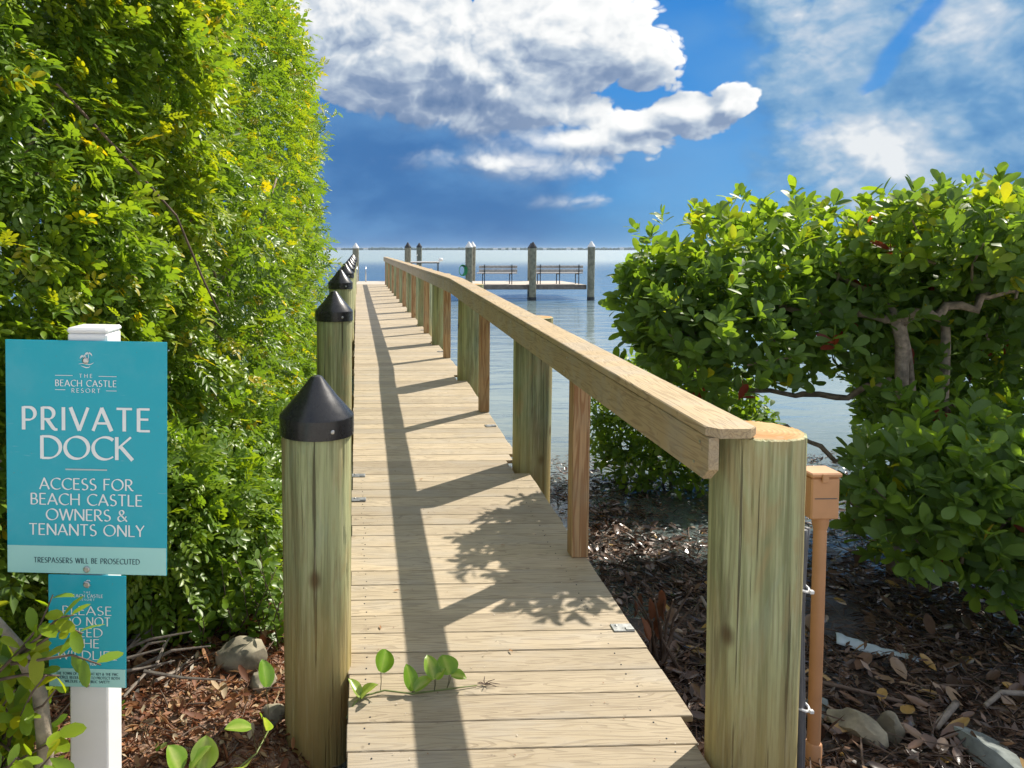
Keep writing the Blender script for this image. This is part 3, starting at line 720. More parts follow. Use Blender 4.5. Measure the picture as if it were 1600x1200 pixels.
# ------------------------------------------------------------------ pilings
def piling_post(h_top, r, foot=-1.0, mats=None, seed=0, taper=0.94, fine=False):
    """slightly lumpy tapered round timber; returns builder in local coordinates (z = 0 at the water)"""
    rr = random.Random(seed); b = MB(); seg, rows = (168, 70) if fine else (28, 18); vs = []; fs = []
    if fine:                                   # weather checks: long narrow splits, flutes and dents in the surface
        splits = [(rr.uniform(0, 6.28), rr.uniform(foot, h_top), rr.uniform(.12, .55), rr.uniform(.012, .03), rr.uniform(.003, .008)) for _ in range(46)]
    ph = [rr.uniform(0, 6.28) for _ in range(6)]; lx, ly = rr.uniform(-.008, .008), rr.uniform(-.008, .008)
    for i in range(rows + 1):
        z = foot + (h_top - foot) * i / rows
        for k in range(seg):
            t = 2 * math.pi * k / seg
            q = r * (taper + (1 - taper) * (z - foot) / (h_top - foot)) * (1 + 0.008 * math.sin(3 * t + ph[0] + z) + 0.006 * math.sin(5 * t + ph[1] - 2 * z) + 0.005 * math.sin(2.3 * z + ph[2] + t))
            if fine:
                q += 0.0022 * (fbm(t * 9, z * 2.2, seed) - .47) * 2 + 0.0012 * (vnoise(t * 26, z * 3, seed + 3) - .5)
                for (ta, za, zl, tw, dp) in splits:
                    dt = abs((t - ta - .05 * math.sin(z * 5 + ta) + math.pi) % (2 * math.pi) - math.pi); u = abs(z - za) / zl
                    if dt < tw and u < 1: q -= dp * (1 - dt / tw) * (1 - u * u)
            dz = 0.0
            if i == rows: dz = rr.uniform(-.002, .002)
            vs.append((q * math.cos(t) + lx * (z - h_top), q * math.sin(t) + ly * (z - h_top), z + dz))
    for i in range(rows):
        for k in range(seg): k2 = (k + 1) % seg; fs.append((i * seg + k, i * seg + k2, (i + 1) * seg + k2, (i + 1) * seg + k))
    b.add(vs, fs)
    n = len(vs); top = []
    for k in range(seg):
        x, y, z = vs[rows * seg + k]; top.append((x * 0.94, y * 0.94, z + 0.004))
    b.add(top, [], 1); 
    b.f += [(rows * seg + k, rows * seg + (k + 1) % seg, n + (k + 1) % seg, n + k) for k in range(seg)]; b.mi += [0] * seg
    b.f.append(tuple(n + k for k in range(seg))); b.mi.append(1)
    return b
def make_piling(name, label, x, y, top, r, foot=-1.0, cap=None, capr=None, cone=0.145, band=0.072, seed=0, group=None, cat='piling'):
    t = thing(name, label, cat, (x, y, 0), group)
    o = piling_post(top - (.035 if cap else 0), r, foot, seed=seed, fine=(y < 3.5)).build('post', [M['oldpiling'] if y > 29.9 else M['piling'], M['cut']], t, smooth=True, angle=40)
    if cap:
        cr = capr or r * 1.06
        lo = top - 0.012 - band
        c = MB().lathe([(cr, lo), (cr * 1.004, lo + 0.004), (cr * 1.004, lo + band - 0.006), (cr * 0.985, lo + band), (cr * 0.55, lo + band + cone * 0.47), (0.022, lo + band + cone * 0.965), (0.012, lo + band + cone * 0.99), (0.001, lo + band + cone)], 40)
        co = c.build('cap', M['cap'] if cap == 'black' else M['whitecap'], t, smooth=True, angle=24)
        co.rotation_euler = (0, 0, random.uniform(0, 6))
        if r > 0.1 and y < 14:
            sm = MB().lathe([(0.0085, -0.001), (0.0085, 0.0025), (0.005, 0.0045)], 12).mesh('screw', M['screw'])
            for a in (-1.1, 0.9, 2.7):
                # seen from the shore the screw sits right of centre on the band
                place('screw', sm, co, (cr * 1.004 * math.cos(a - co.rotation_euler.z), cr * 1.004 * math.sin(a - co.rotation_euler.z), lo + band * 0.42), (0, rad(90), a - co.rotation_euler.z))
    return t
ORD = ['first', 'second', 'third', 'fourth', 'fifth', 'sixth', 'seventh', 'eighth', 'ninth', 'tenth', 'eleventh']
for i, y in enumerate(L_Y):
    tip = [1.512, 1.685, 1.765, 1.785, 1.782, 1.79, 1.80, 1.83, 1.84][i]
    top = tip - 0.138
    lab = ('stout round timber piling with a scratched black cone cap where the boardwalk starts' if i == 0 else
           f'black-capped round timber piling, {ORD[i]} from the shore on the hedge side of the boardwalk')
    make_piling('capped_piling', lab, [-0.158, -0.176, -0.195, -0.19, -0.18, -0.17, -0.16, -0.15, -0.14][i], y, top + 0.0, 0.136, -1.2, 'black', 0.145, 0.150, 0.078, i, 'black-capped pilings along the boardwalk')
for i, y in enumerate(P_Y):
    if i == 0:
        make_piling('piling', 'thick cut-off green-brown timber piling carrying the shore end of the handrail', 1.297, y, 1.412, 0.142, -0.6, seed=50, group='pilings under the handrail')
    else:
        make_piling('piling', f'uncapped green-brown timber piling, {ORD[i]} from the shore under the handrail', PX + 0.016, y, rail_z(y) - 0.034, PR, -1.3, seed=50 + i, group='pilings under the handrail')

# ------------------------------------------------------------------ end platform
PFX0, PFX1, PFY0, PFY1, PFZ = -0.75, 9.10, 31.0, 34.0, 0.606
def build_platform():
    t = thing('dock_platform', 'grey timber platform at the far end of the boardwalk with two benches on it', 'platform', (0, 0, 0))
    n = 21; w = (PFY1 - PFY0) / n
    me = MB().box(PFX0, PFX1, -w / 2 + .003, w / 2 - .003, -0.03, 0, 0.003).mesh('plank', M['platform'])
    for k in range(n): place('plank', me, t, (0, PFY0 + (k + .5) * w, PFZ + random.uniform(-.002, .002)))
    n = 5
    me = MB().box(1.33, PFX1, -w / 2 + .003, w / 2 - .003, -0.03, 0, 0.003).mesh('plank', M['platform'])
    for k in range(n): place('plank', me, t, (0, PFY0 - (k + .5) * w, PFZ + random.uniform(-.002, .002)))
    y0 = PFY0 - n * w
    MB().box(1.33, PFX1 + .04, y0 - .045, y0 - .003, PFZ - 0.19, PFZ - 0.004, 0.003).build('fascia', M['fascia'], t)
    MB().box(PFX1 + .003, PFX1 + .045, y0, PFY1, PFZ - 0.19, PFZ - 0.004, 0.003).build('fascia', M['fascia'], t)
    MB().box(PFX0, PFX1, PFY1 + .003, PFY1 + .045, PFZ - 0.19, PFZ - 0.004, 0.003).build('fascia', M['fascia'], t)
    for y in (y0 + .3, 31.6, 32.6, 33.6): MB().box(PFX0 + .1, PFX1 - .1, y, y + .05, PFZ - .2, PFZ - .033).build('joist', M['fascia'], t)
    return y0
PY0 = build_platform()
far_p = [(-0.05, 34.2, 2.31, 'white', 'white-capped piling at the ladder corner of the far platform'),
         (2.27, 34.2, 2.34, 'black', 'dark-capped piling beside the cleaning table at the back of the platform'),
         (3.25, 40.0, 2.37, 'black', 'dark-capped mooring piling standing alone in the water beyond the platform'),
         (4.40, 30.05, 2.33, 'white', 'white-capped piling with a green hose hung on it at the platform front'),
         (5.17, 34.2, 2.37, 'white', 'white-capped piling behind the shorter bench at the back of the platform'),
         (6.93, 30.05, 2.32, 'black', 'dark-capped piling between the two benches at the platform front'),
         (7.80, 34.2, 2.31, 'black', 'dark-capped piling behind the longer bench at the back of the platform'),
         (9.27, 30.1, 2.35, 'white', 'white-capped piling at the outer front corner of the far platform')]
for i, (x, y, tip, c, lab) in enumerate(far_p):
    t = make_piling('mooring_piling', lab, x, y, tip - 0.20, 0.142, -1.6, c, 0.152, 0.20, 0.04, 90 + i, 'tall pilings round the far platform')
    # dark wet band of growth at the waterline
    b = MB().lathe([(0.146, -0.25), (0.149, -0.02), (0.148, 0.10), (0.144, 0.13)], 24, cap=False); b.build('waterline_growth', M['darkmetal'], t)
def bench(label, xc, w, sup):
    t = thing('bench', label, 'bench', (xc, 30.62, PFZ), 'benches on the far platform')
    for z, hh in ((0.485, 0.118), (0.642, 0.115)): MB().box(-w / 2, w / 2, -0.02, 0.012, z, z + hh, 0.006).build('back_slat', M['bench'], t)
    for y in (0.06, 0.17, 0.28, 0.39): MB().box(-w / 2 - .02, w / 2 + .02, y, y + 0.095, 0.43, 0.462, 0.006).build('seat_slat', M['benchseat'], t)
    for s in sup:
        MB().box(s - .016, s + .016, -0.055, -0.022, 0, 0.80, 0.003).build('back_leg', M['darkmetal'], t)
        MB().box(s - .016, s + .016, 0.42, 0.452, 0, 0.428, 0.003).build('front_leg', M['darkmetal'], t)
        MB().box(s - .014, s + .014, -0.02, 0.42, 0.395, 0.428, 0.003).build('seat_bracket', M['darkmetal'], t)
bench('shorter slatted bench with two supports facing the bay', 5.66, 1.55, (-0.55, 0.55))
bench('longer slatted bench with three supports near the outer corner piling', 8.14, 1.92, (-0.78, 0.0, 0.78))
def table():
    t = thing('cleaning_table', 'white fish cleaning table with thin legs at the back of the platform', 'table', (2.95, 33.2, PFZ))
    MB().box(-0.62, 0.62, -0.26, 0.26, 0.84, 0.885, 0.006).build('table_top', M['whitecap'], t)
    MB().box(-0.60, 0.60, -0.24, 0.24, 0.80, 0.838, 0.004).build('apron', M['darkmetal'], t)
    for x in (-.58, .56):
        for y in (-.22, .2): MB().box(x - .014, x + .014, y - .014, y + .014, 0, 0.80).build('leg', M['darkmetal'], t)
    MB().lathe([(0.03, 0.885), (0.11, 0.92), (0.10, 1.0), (0.05, 1.03)], 14, 0.68, 0).build('bowl', M['whitecap'], t, smooth=True)
    MB().tube([(-0.35, .2, .885), (-0.35, .2, 1.12), (-0.33, .14, 1.17), (-0.33, .05, 1.14)], 0.012).build('faucet', M['alu'], t)
table()
def hose():
    t = thing('garden_hose', 'coiled green hose hanging on a rack on the piling', 'hose', (4.14, 30.02, 0.95))
    for k in range(6):
        pts = []; rx = 0.10 + 0.012 * k; rz = 0.19 + 0.012 * (k % 3)
        for i in range(25):
            a = 2 * math.pi * i / 24; pts.append((math.cos(a) * rx + .01 * k - .03, -0.02 - 0.018 * k + 0.01 * math.sin(2 * a), 0.24 + math.sin(a) * rz))
        MB().tube(pts, 0.011, 6, False).build('coil', M['hose'], t, smooth=True)
    MB().box(-.04, .14, -.13, 0.01, 0.39, 0.42, .004).build('rack', M['darkmetal'], t)
hose()
def ladder():
    t = thing('swim_ladder', 'curved white tube ladder rails at the end of the boardwalk', 'ladder', (0.20, 33.3, PFZ))
    for s in (-0.19, 0.19):
        pts = [(s, 0, 0), (s, 0, 0.50)] + [(s, 0.16 - 0.16 * math.cos(a), 0.50 + 0.16 * math.sin(a)) for a in np.linspace(0.2, math.pi, 9)] 
        pts = [(s * 1.0, p[1] * 2.6, p[2]) for p in pts] + [(s, 0.83, -1.2)]
        MB().tube(pts, 0.022, 10).build('side_rail', M['alu'], t, smooth=True)
    for z in (-.9, -.6, -.3): MB().tube([(-.19, .83, z), (.19, .83, z)], .018, 8).build('rung', M['alu'], t)
ladder()

# ------------------------------------------------------------------ lettering (own broad-nib capitals)
def arc(cx, cy, rx, ry, a0, a1, n=14): return [(cx + rx * math.cos(rad(a0 + (a1 - a0) * i / n)), cy + ry * math.sin(rad(a0 + (a1 - a0) * i / n))) for i in range(n + 1)]
GL = {
 'A': (.78, [[(.02, 0), (.38, 1)], [(.36, 1), (.76, 0)], [(.15, .33), (.62, .33)]]),
 'B': (.60, [[(.08, 0), (.08, 1)], [(.08, .97), (.28, .97)] + arc(.28, .745, .19, .225, 90, -90) + [(.08, .52)], [(.08, .51), (.30, .51)] + arc(.30, .27, .24, .24, 90, -90) + [(.08, .03)]]),
 'C': (.80, [arc(.50, .5, .44, .48, 48, 312, 22)]),
 'D': (.82, [[(.08, 0), (.08, 1)], [(.08, .97), (.30, .97)] + arc(.30, .5, .46, .47, 90, -90, 20) + [(.08, .03)]]),
 'E': (.56, [[(.08, 0), (.08, 1)], [(.08, .97), (.52, .97)], [(.08, .53), (.47, .53)], [(.08, .03), (.53, .03)]]),
 'F': (.54, [[(.08, 0), (.08, 1)], [(.08, .97), (.52, .97)], [(.08, .52), (.46, .52)]]),
 'G': (.86, [arc(.50, .5, .44, .48, 48, 330, 22), [(.82, .05), (.82, .44)], [(.55, .44), (.85, .44)]]),
 'H': (.78, [[(.08, 0), (.08, 1)], [(.70, 0), (.70, 1)], [(.08, .52), (.70, .52)]]),
 'I': (.20, [[(.10, 0), (.10, 1)]]),
 'K': (.66, [[(.08, 0), (.08, 1)], [(.60, 1), (.10, .48)], [(.22, .58), (.66, 0)]]),
 'L': (.52, [[(.08, 0), (.08, 1)], [(.08, .03), (.52, .03)]]),
 'M': (.92, [[(.08, 0), (.14, 1)], [(.13, 1), (.46, .1)], [(.46, .1), (.79, 1)], [(.78, 1), (.86, 0)]]),
 'N': (.80, [[(.08, 0), (.08, 1)], [(.07, 1), (.73, 0)], [(.72, 0), (.72, 1)]]),
 'O': (.98, [arc(.49, .5, .43, .475, 90, 450, 30)]),
 'P': (.60, [[(.08, 0), (.08, 1)], [(.08, .97), (.29, .97)] + arc(.29, .70, .25, .27, 90, -90) + [(.08, .43)]]),
 'R': (.66, [[(.08, 0), (.08, 1)], [(.08, .97), (.29, .97)] + arc(.29, .72, .24, .25, 90, -90) + [(.08, .47)], [(.26, .47), (.50, .10), (.58, .03), (.68, .03)]]),
 'S': (.56, [arc(.29, .745, .205, .235, 48, 262, 14) + arc(.27, .255, .235, .24, 78, -140, 16)]),
 'T': (.66, [[(.33, 0), (.33, 1)], [(.02, .97), (.64, .97)]]),
 'U': (.76, [[(.08, 1), (.08, .34)] + arc(.38, .32, .30, .30, 180, 360, 14) + [(.68, 1)]]),
 'V': (.74, [[(.02, 1), (.38, 0)], [(.37, 0), (.72, 1)]]),
 'W': (1.06, [[(.02, 1), (.29, 0)], [(.28, 0), (.53, 1)], [(.52, 1), (.79, 0)], [(.78, 0), (1.04, 1)]]),
 'X': (.66, [[(.04, 1), (.62, 0)], [(.62, 1), (.04, 0)]]),
 'Y': (.66, [[(.02, 1), (.34, .46)], [(.64, 1), (.32, .46)], [(.33, .5), (.33, 0)]]),
 '&': (.76, [[(.74, 0), (.20, .66)] + arc(.33, .79, .16, .18, 205, -30, 12) + [(.42, .62), (.20, .47)] + arc(.27, .25, .21, .23, 120, 300, 12) + [(.52, .14), (.68, .46)]]),
 '\'': (.16, [[(.08, .8), (.08, 1)]])}
def stroke_text(b, txt, xc, zb, h, nib=0.13, track=0.10, y=0.0, wfit=None, space=0.36, alpha=24):
    ws = [GL[c][0] if c != ' ' else space for c in txt]
    tot = sum(ws) + track * (len(txt) - 1)
    sx = h if wfit is None else wfit / tot
    x = xc - tot * sx / 2; lay = 0
    for c, w in zip(txt, ws):
        if c != ' ':
            for st in GL[c][1]:
                P = [Vector((x + p[0] * sx, zb + p[1] * h)) for p in st]
                Q = [P[0]]
                for p in P[1:]:
                    if (p - Q[-1]).length > 1e-6: Q.append(p)
                P = Q; n = len(P); vs = []
                for i, p in enumerate(P):
                    d0 = (P[i] - P[i - 1]).normalized() if i > 0 else None
                    d1 = (P[i + 1] - P[i]).normalized() if i < n - 1 else None
                    if i in (0, n - 1) and (P[0] - P[-1]).length < 1e-4: d = ((P[1] - P[0]).normalized() + (P[-1] - P[-2]).normalized()).normalized()
                    else: d = d0 if d1 is None else d1 if d0 is None else (d0 + d1).normalized()
                    th = math.atan2(d.y, d.x); wd = nib * h * (0.34 + 0.66 * abs(math.sin(th - rad(alpha))))
                    nn = Vector((-d.y, d.x)) * wd / 2
                    vs += [(p.x + nn.x, y - lay * 0.00006, p.y + nn.y), (p.x - nn.x, y - lay * 0.00006, p.y - nn.y)]
                b.add(vs, [(2 * i, 2 * i + 1, 2 * i + 3, 2 * i + 2) for i in range(n - 1)]); lay = (lay + 1) % 6
        x += (w + track) * sx
def flat_strip(b, pts, wid, y):
    P = [Vector(p) for p in pts]; vs = []
    for i, p in enumerate(P):
        d = (P[min(i + 1, len(P) - 1)] - P[max(i - 1, 0)]).normalized(); w = wid(i / (len(P) - 1)) if callable(wid) else wid
        nn = Vector((-d.y, d.x)) * w / 2; vs += [(p.x + nn.x, y, p.y + nn.y), (p.x - nn.x, y, p.y - nn.y)]
    b.add(vs, [(2 * i, 2 * i + 1, 2 * i + 3, 2 * i + 2) for i in range(len(P) - 1)])
def logo(b, xc, zc, s, y):
    k = 0
    def st(p, w):
        nonlocal k; flat_strip(b, [(xc + a * s, zc + c * s) for a, c in p], (lambda t: w(t) * s), y - k * 0.00006); k = (k + 1) % 7
    tp = lambda m: (lambda t: m * (0.25 + 0.75 * math.sin(math.pi * min(1, max(0, t)))))
    st([(-.06, -.18), (-.14, 0.0), (-.16, .2), (-.22, .38)], lambda t: .07 - .03 * t)
    st([(.12, -.2), (.22, .05), (.24, .3), (.22, .60)], lambda t: .075 - .03 * t)
    for cx, cz, r in ((-.22, .38, .27), (.22, .62, .32)):
        for a in (10, 50, 110, 150, 185, -25, 215):
            ca, sa = math.cos(rad(a)), math.sin(rad(a))
            st([(cx, cz), (cx + ca * r * .45, cz + sa * r * .35 + .06), (cx + ca * r * .8, cz + sa * r * .35 - .0), (cx + ca * r * 1.1, cz + sa * r * .3 - .16)], tp(.055))
    st([(-.62, -.26), (-.3, -.20), (0, -.24), (.3, -.30), (.5, -.24), (.68, -.12)], tp(.075))
    st([(-.42, -.40), (-.15, -.50), (.05, -.56), (.25, -.54), (.38, -.45)], tp(.08))
def build_sign():
    root = thing('sign', 'teal private dock notice with a smaller wildlife notice below on a white post', 'sign', (-0.716, 2.035, 0.0), rot=(0, rad(0.9), rad(-3.0)))
    p = MB().box(-0.051, 0.051, -0.051, 0.051, 0.05, 1.785, 0.004); p.build('post', M['vinyl'], root)
    MB().box(-0.053, 0.053, -0.053, 0.053, 1.786, 1.800, 0.005).build('post_cap', M['vinyl'], root)
    scr = MB().lathe([(0.0085, -0.003), (0.0085, 0.0015), (0.006, 0.003), (0.0055, 0.0022)], 12).mesh('screw', M['screw'])
    Y = -0.0555
    # large panel
    w, zb, zt = 0.416, 1.160, 1.768; band = zb + 0.073
    pan = MB().box(-w / 2, w / 2, Y - .003, Y, zb, zt, 0.0012).build('panel', M['teal'], root); tag(pan, 'large teal panel with white lettering and pale aqua foot band')
    yf = Y - 0.0036
    b = MB(); b.add([(-w / 2 + .0012, yf, zb + .0012), (w / 2 - .0012, yf, zb + .0012), (w / 2 - .0012, yf, band), (-w / 2 + .0012, yf, band)], [(0, 1, 2, 3)]); b.build('aqua_band', M['aqua'], pan)
    yt = yf - 0.0006
    def line(txt, z, h, nib, wfit, m='ink_white', track=.1, par=pan, xc=0.0, space=.36):
        b = MB(); stroke_text(b, txt, xc, z, h, nib, track, yt, wfit, space); o = b.build('lettering', M[m], par); return o
    H = zt - zb
    def zz(py): return zt - (py - 535) / 362.0 * H          # photo rows of the panel, used only as a ruler
    lg = MB(); logo(lg, 0.0, zz(566), 0.030, yt); lg.build('palm_emblem', M['ink_white'], pan)
    line('THE', zz(591.5), .0098, .15, .034, track=.5)
    line('BEACH CASTLE', zz(605), .0165, .15, .158, track=.14)
    line('RESORT', zz(614.5), .0108, .15, .074, track=.35)
    rb = MB()
    for x0, x1, zc in ((-.079, -.034, zz(588.5)), (.033, .079, zz(589)), (-.079, -.053, zz(610.5)), (.052, .079, zz(611))):
        rb.add([(x0, yt, zc - .0007), (x1, yt, zc - .0007), (x1, yt, zc + .0007), (x0, yt, zc + .0007)], [(0, 1, 2, 3)])
    rb.build('rule', M['ink_white'], pan)
    line('PRIVATE', zz(673), .0600, .165, .333, track=.16)
    line('DOCK', zz(717.5), .0600, .165, .240, track=.05)
    rb = MB(); rb.add([(-.054, yt, zz(734.6)), (.054, yt, zz(734.6)), (.054, yt, zz(732.2)), (-.054, yt, zz(732.2))], [(0, 1, 2, 3)]); rb.build('rule', M['ink_grey'], pan)
    line('ACCESS FOR', zz(765), .0300, .145, .243, track=.09)
    line('BEACH CASTLE', zz(789), .0300, .145, .291, track=.09)
    line('OWNERS &', zz(813), .0300, .145, .212, track=.07)
    line('TENANTS ONLY', zz(836.5), .0300, .145, .300, track=.08)
    line('TRESPASSERS WILL BE PROSECUTED', zz(880), .0140, .17, .276, 'ink_dark', track=.12)
    for z in (zz(565), zz(889)): place('screw', scr, pan, (0.0, yt - .001, z), (rad(90), 0, 0))
    # small panel
    w, zb, zt = 0.203, 0.858, 1.157; Y2 = Y
    pn = MB().box(-w / 2, w / 2, Y2 - .003, Y2, zb, zt, 0.001).build('panel', M['teal'], root); tag(pn, 'small teal panel about wildlife with white lettering')
    b = MB(); b.add([(-w / 2 + .001, yf, zb + .001), (w / 2 - .001, yf, zb + .001), (w / 2 - .001, yf, zb + .050), (-w / 2 + .001, yf, zb + .050)], [(0, 1, 2, 3)]); b.build('aqua_band', M['aqua'], pn)
    H2 = zt - zb
    def z2(py): return zt - (py - 906) / 176.0 * H2
    lg = MB(); logo(lg, 0.0, z2(920), 0.016, yt); lg.build('palm_emblem', M['ink_white'], pn)
    line('THE', z2(934), .0052, .17, .018, track=.5, par=pn); line('BEACH CASTLE', z2(940.5), .0085, .17, .084, track=.14, par=pn); line('RESORT', z2(945.5), .0056, .17, .040, track=.35, par=pn)
    for txt, py, wd in (('PLEASE', 968, .130), ('DO NOT', 985, .122), ('FEED', 1002.5, .082), ('THE', 1019.5, .064), ('WILDLIFE', 1038, .158)):
        line(txt, z2(py), .0235, .14, wd, track=.10, par=pn)
    line('THANK YOU', z2(1047), .0072, .20, .048, track=.10, par=pn)
    for txt, py, wd in (('THE TOWN OF LONGBOAT KEY & THE FWC', 1062.5, .163), ('ENFORCE REGULATIONS TO PROTECT BOTH', 1068.7, .170), ('WILDLIFE AND PUBLIC SAFETY', 1074.8, .118)):
        line(txt, z2(py), .0070, .19, wd, 'ink_dark', track=.10, par=pn)
    for z in (z2(920), z2(1076)): place('screw', scr, pn, (0.0, yt - .001, z), (rad(90), 0, 0))
build_sign()

# ------------------------------------------------------------------ conduit, box, cable
def build_conduit():
    t = thing('utility_box', 'tan plastic electrical box on a tan pipe beside the thick piling', 'electrical box', (1.665, 2.66, 0.0))
    gz = float(ground_z(1.665, 2.66))
    MB().box(-0.062, 0.040, -0.045, 0.045, 1.045, 1.195, 0.005).build('box', M['tanpvc'], t)
    MB().box(-0.068, 0.046, -0.051, 0.051, 1.196, 1.213, 0.005).build('lid', M['tanpvc'], t)
    MB().box(-0.050, 0.030, -0.0475, -0.0455, 1.120, 1.1225).build('seam', M['greypvc'], t)
    MB().box(-0.030, -0.006, -0.056, -0.0505, 1.180, 1.212, .002).build('latch', M['tanpvc'], t)
    MB().lathe([(0.022, gz - .25), (0.022, 1.02)], 20).build('pipe', M['tanpvc'], t, smooth=True, angle=40)
    MB().lathe([(0.0235, 1.0), (0.028, 1.02), (0.028, 1.046)], 20).build('collar', M['tanpvc'], t, smooth=True, angle=40)
    MB().lathe([(0.028, gz - .1), (0.028, gz + .10), (0.024, gz + .105)], 20).build('coupling', M['tanpvc'], t, smooth=True, angle=40)
    c = thing('cable_conduit', 'grey flexible conduit strapped to the side of the thick piling with white ties', 'conduit', (1.297, 2.42, 0))
    a = -0.27; R = 0.142 + .010
    pts = [(R * math.cos(a) + .012 * math.sin(z * 5) + (1 - z) * -.012 , R * math.sin(a) + .01 * math.sin(z * 3), z) for z in np.linspace(0.0, 1.10, 26)]
    MB().tube(pts, 0.0115, 10).build('tube', M['greypvc'], c, smooth=True)
    MB().tube([(p[0] + .020, p[1] + .02, p[2]) for p in pts], 0.011, 10).build('tube', M['greypvc'], c, smooth=True)
    for z in (0.50, 0.90):
        i = min(range(26), key=lambda k: abs(pts[k][2] - z)); p = pts[i]
        MB().tube([(p[0] + .011 + .024 * math.cos(q), p[1] + .01 + .024 * math.sin(q), z + .004 * math.sin(2 * q)) for q in np.linspace(0, 6.2, 14)], .0045, 6).build('tie', M['tie'], c)
        MB().box(p[0] + .022, p[0] + .036, p[1] - .024, p[1] - .012, z - .006, z + .006, .002).build('tie_head', M['tie'], c)
build_conduit()

# ------------------------------------------------------------------ rocks, sticks, plastic shard
def rock_mesh(seed, sx, sy, sz, m):
    import bmesh
    bm = bmesh.new(); bmesh.ops.create_icosphere(bm, subdivisions=3, radius=1.0); r = random.Random(seed)
    dirs = [(Vector((r.gauss(0, 1), r.gauss(0, 1), r.gauss(0, 1))).normalized(), r.uniform(.62, .95)) for _ in range(13)]
    for v in bm.verts:
        p = v.co.copy()
        for d, k in dirs:
            e = p.dot(d)
            if e > k: p -= d * (e - k) * 0.85
        p *= 1 + 0.05 * math.sin(7 * p.x + seed) * math.sin(8 * p.y) + 0.03 * math.sin(15 * p.z + 9 * p.x) + r.uniform(-.012, .012)
        v.co = (p.x * sx, p.y * sy, p.z * sz)
    me = bpy.data.meshes.new('rock'); bm.to_mesh(me); bm.free(); me.materials.append(m); me.polygons.foreach_set('use_smooth', [True] * len(me.polygons)); me.set_sharp_from_angle(angle=rad(32)); return me
rocks = [(-0.515, 3.34, .115, .09, .095, 'rock', 'large pale squarish rock at the foot of the hedge'),
         (-0.40, 3.20, .07, .06, .06, 'rock', 'small yellowish rock beside the larger rock under the hedge'),
         (-0.345, 3.02, .06, .06, .05, 'rock', 'little pale rock half hidden by the black-capped piling'),
         (1.90, 3.02, .10, .06, .055, 'rock_grey', 'flat grey-green rock in the litter behind the tan pipe'),
         (1.965, 2.87, .12, .07, .070, 'rock', 'brown rock with leaves caught on it beside the tan pipe'),
         (2.085, 2.84, .05, .05, .080, 'rock', 'upright yellowish stone next to the brown rock'),
         (2.34, 2.68, .17, .08, .060, 'rock_grey', 'pale grey boulder half sunk in the dark litter')]
for i, (x, y, a, b_, c, m, lab) in enumerate(rocks):
    o = place('rock', rock_mesh(30 + i, a, b_, c, M[m]), None, (x, y, float(ground_z(x, y)) + c * .45), (0, 0, i * 1.3)); tag(o, lab, 'rock', 'rocks on the shore')
def shard():
    b = MB(); n = 14; vs = []; fs = []
    for i in range(n + 1):
        u = i / n; w = 0.050 * (1 - .35 * u) + .004 * math.sin(i * 2.1)
        for k in range(7):
            a = (k / 6 - .5) * 2.2; vs.append((u * 0.34, math.sin(a) * w, math.cos(a) * w * .8 - .01 * math.sin(3 * u)))
    for i in range(n):
        for k in range(6): a = i * 7 + k; fs.append((a, a + 1, a + 8, a + 7))
    b.add(vs, fs); o = b.build('plastic_shard', M['shard'], smooth=True); md = o.modifiers.new('thick', 'SOLIDIFY'); md.thickness = .004
    o.location = (2.36, 3.62, float(ground_z(2.36, 3.62)) + .03); o.rotation_euler = (0.1, rad(4), rad(-28))
    tag(o, 'broken pale blue-white plastic pipe shard lying on the dark shore litter', 'plastic shard')
shard()
def stick(name, label, pts, r0, r1, m, group=None):
    n = len(pts); b = MB().tube(pts, [r0 + (r1 - r0) * i / (n - 1) for i in range(n)], 7)
    o = b.build(name, M[m], None, smooth=True); tag(o, label, 'stick', group); return o
def gpt(x, y, dz): return (x, y, float(ground_z(x, y)) + dz)
stick('stick', 'straight pale grey stick lying on dark litter beside the stones', [gpt(2.28, 2.86, .03), gpt(2.37, 2.92, .04), gpt(2.47, 2.99, .045)], .014, .013, 'driftwood')
stick('stick', 'long curved brown branch lying across the litter behind the tan pipe', [gpt(1.72, 3.30, .05), gpt(1.90, 3.25, .06), gpt(2.10, 3.16, .045), gpt(2.28, 3.04, .03)], .012, .008, 'twig')
stick('stick', 'short pale broken branch stub beside the tan pipe', [gpt(1.80, 3.36, .03), gpt(1.88, 3.40, .06), gpt(1.95, 3.46, .085)], .014, .012, 'driftwood')
stick('stick', 'forked pale branch end in the litter near the shard', [gpt(2.60, 3.00, .03), gpt(2.72, 3.06, .05), gpt(2.86, 3.04, .05)], .010, .012, 'driftwood')
stick('stick', 'thin grey stick pointing up through the litter left of the shard', [gpt(1.86, 3.75, .0), gpt(1.84, 3.85, .09), gpt(1.82, 3.92, .15)], .012, .008, 'driftwood')

# ------------------------------------------------------------------ plants
def tree_branch(b, p0, d, L, r, depth, rnd, up=0.1, spread=0.7, seg=4, tips=None):
    pts = [Vector(p0)]; d = Vector(d).normalized()
    for i in range(seg):
        d = (d + Vector((rnd.gauss(0, .18), rnd.gauss(0, .18), rnd.gauss(0, .12) + up * .3))).normalized(); pts.append(pts[-1] + d * L / seg)
    b.tube(pts, [r * (1 - .45 * i / seg) for i in range(seg + 1)], 6 if r < .015 else 9)
    if tips is not None: tips.append((pts[-1], d))
    if depth > 0:
        for k in range(rnd.choice((2, 3))):
            q = pts[rnd.randint(2, seg)]
            nd = (d + Vector((rnd.gauss(0, spread), rnd.gauss(0, spread), rnd.gauss(0, spread * .7)))).normalized()
            tree_branch(b, q, nd, L * rnd.uniform(.55, .8), r * .55, depth - 1, rnd, up, spread, seg, tips)

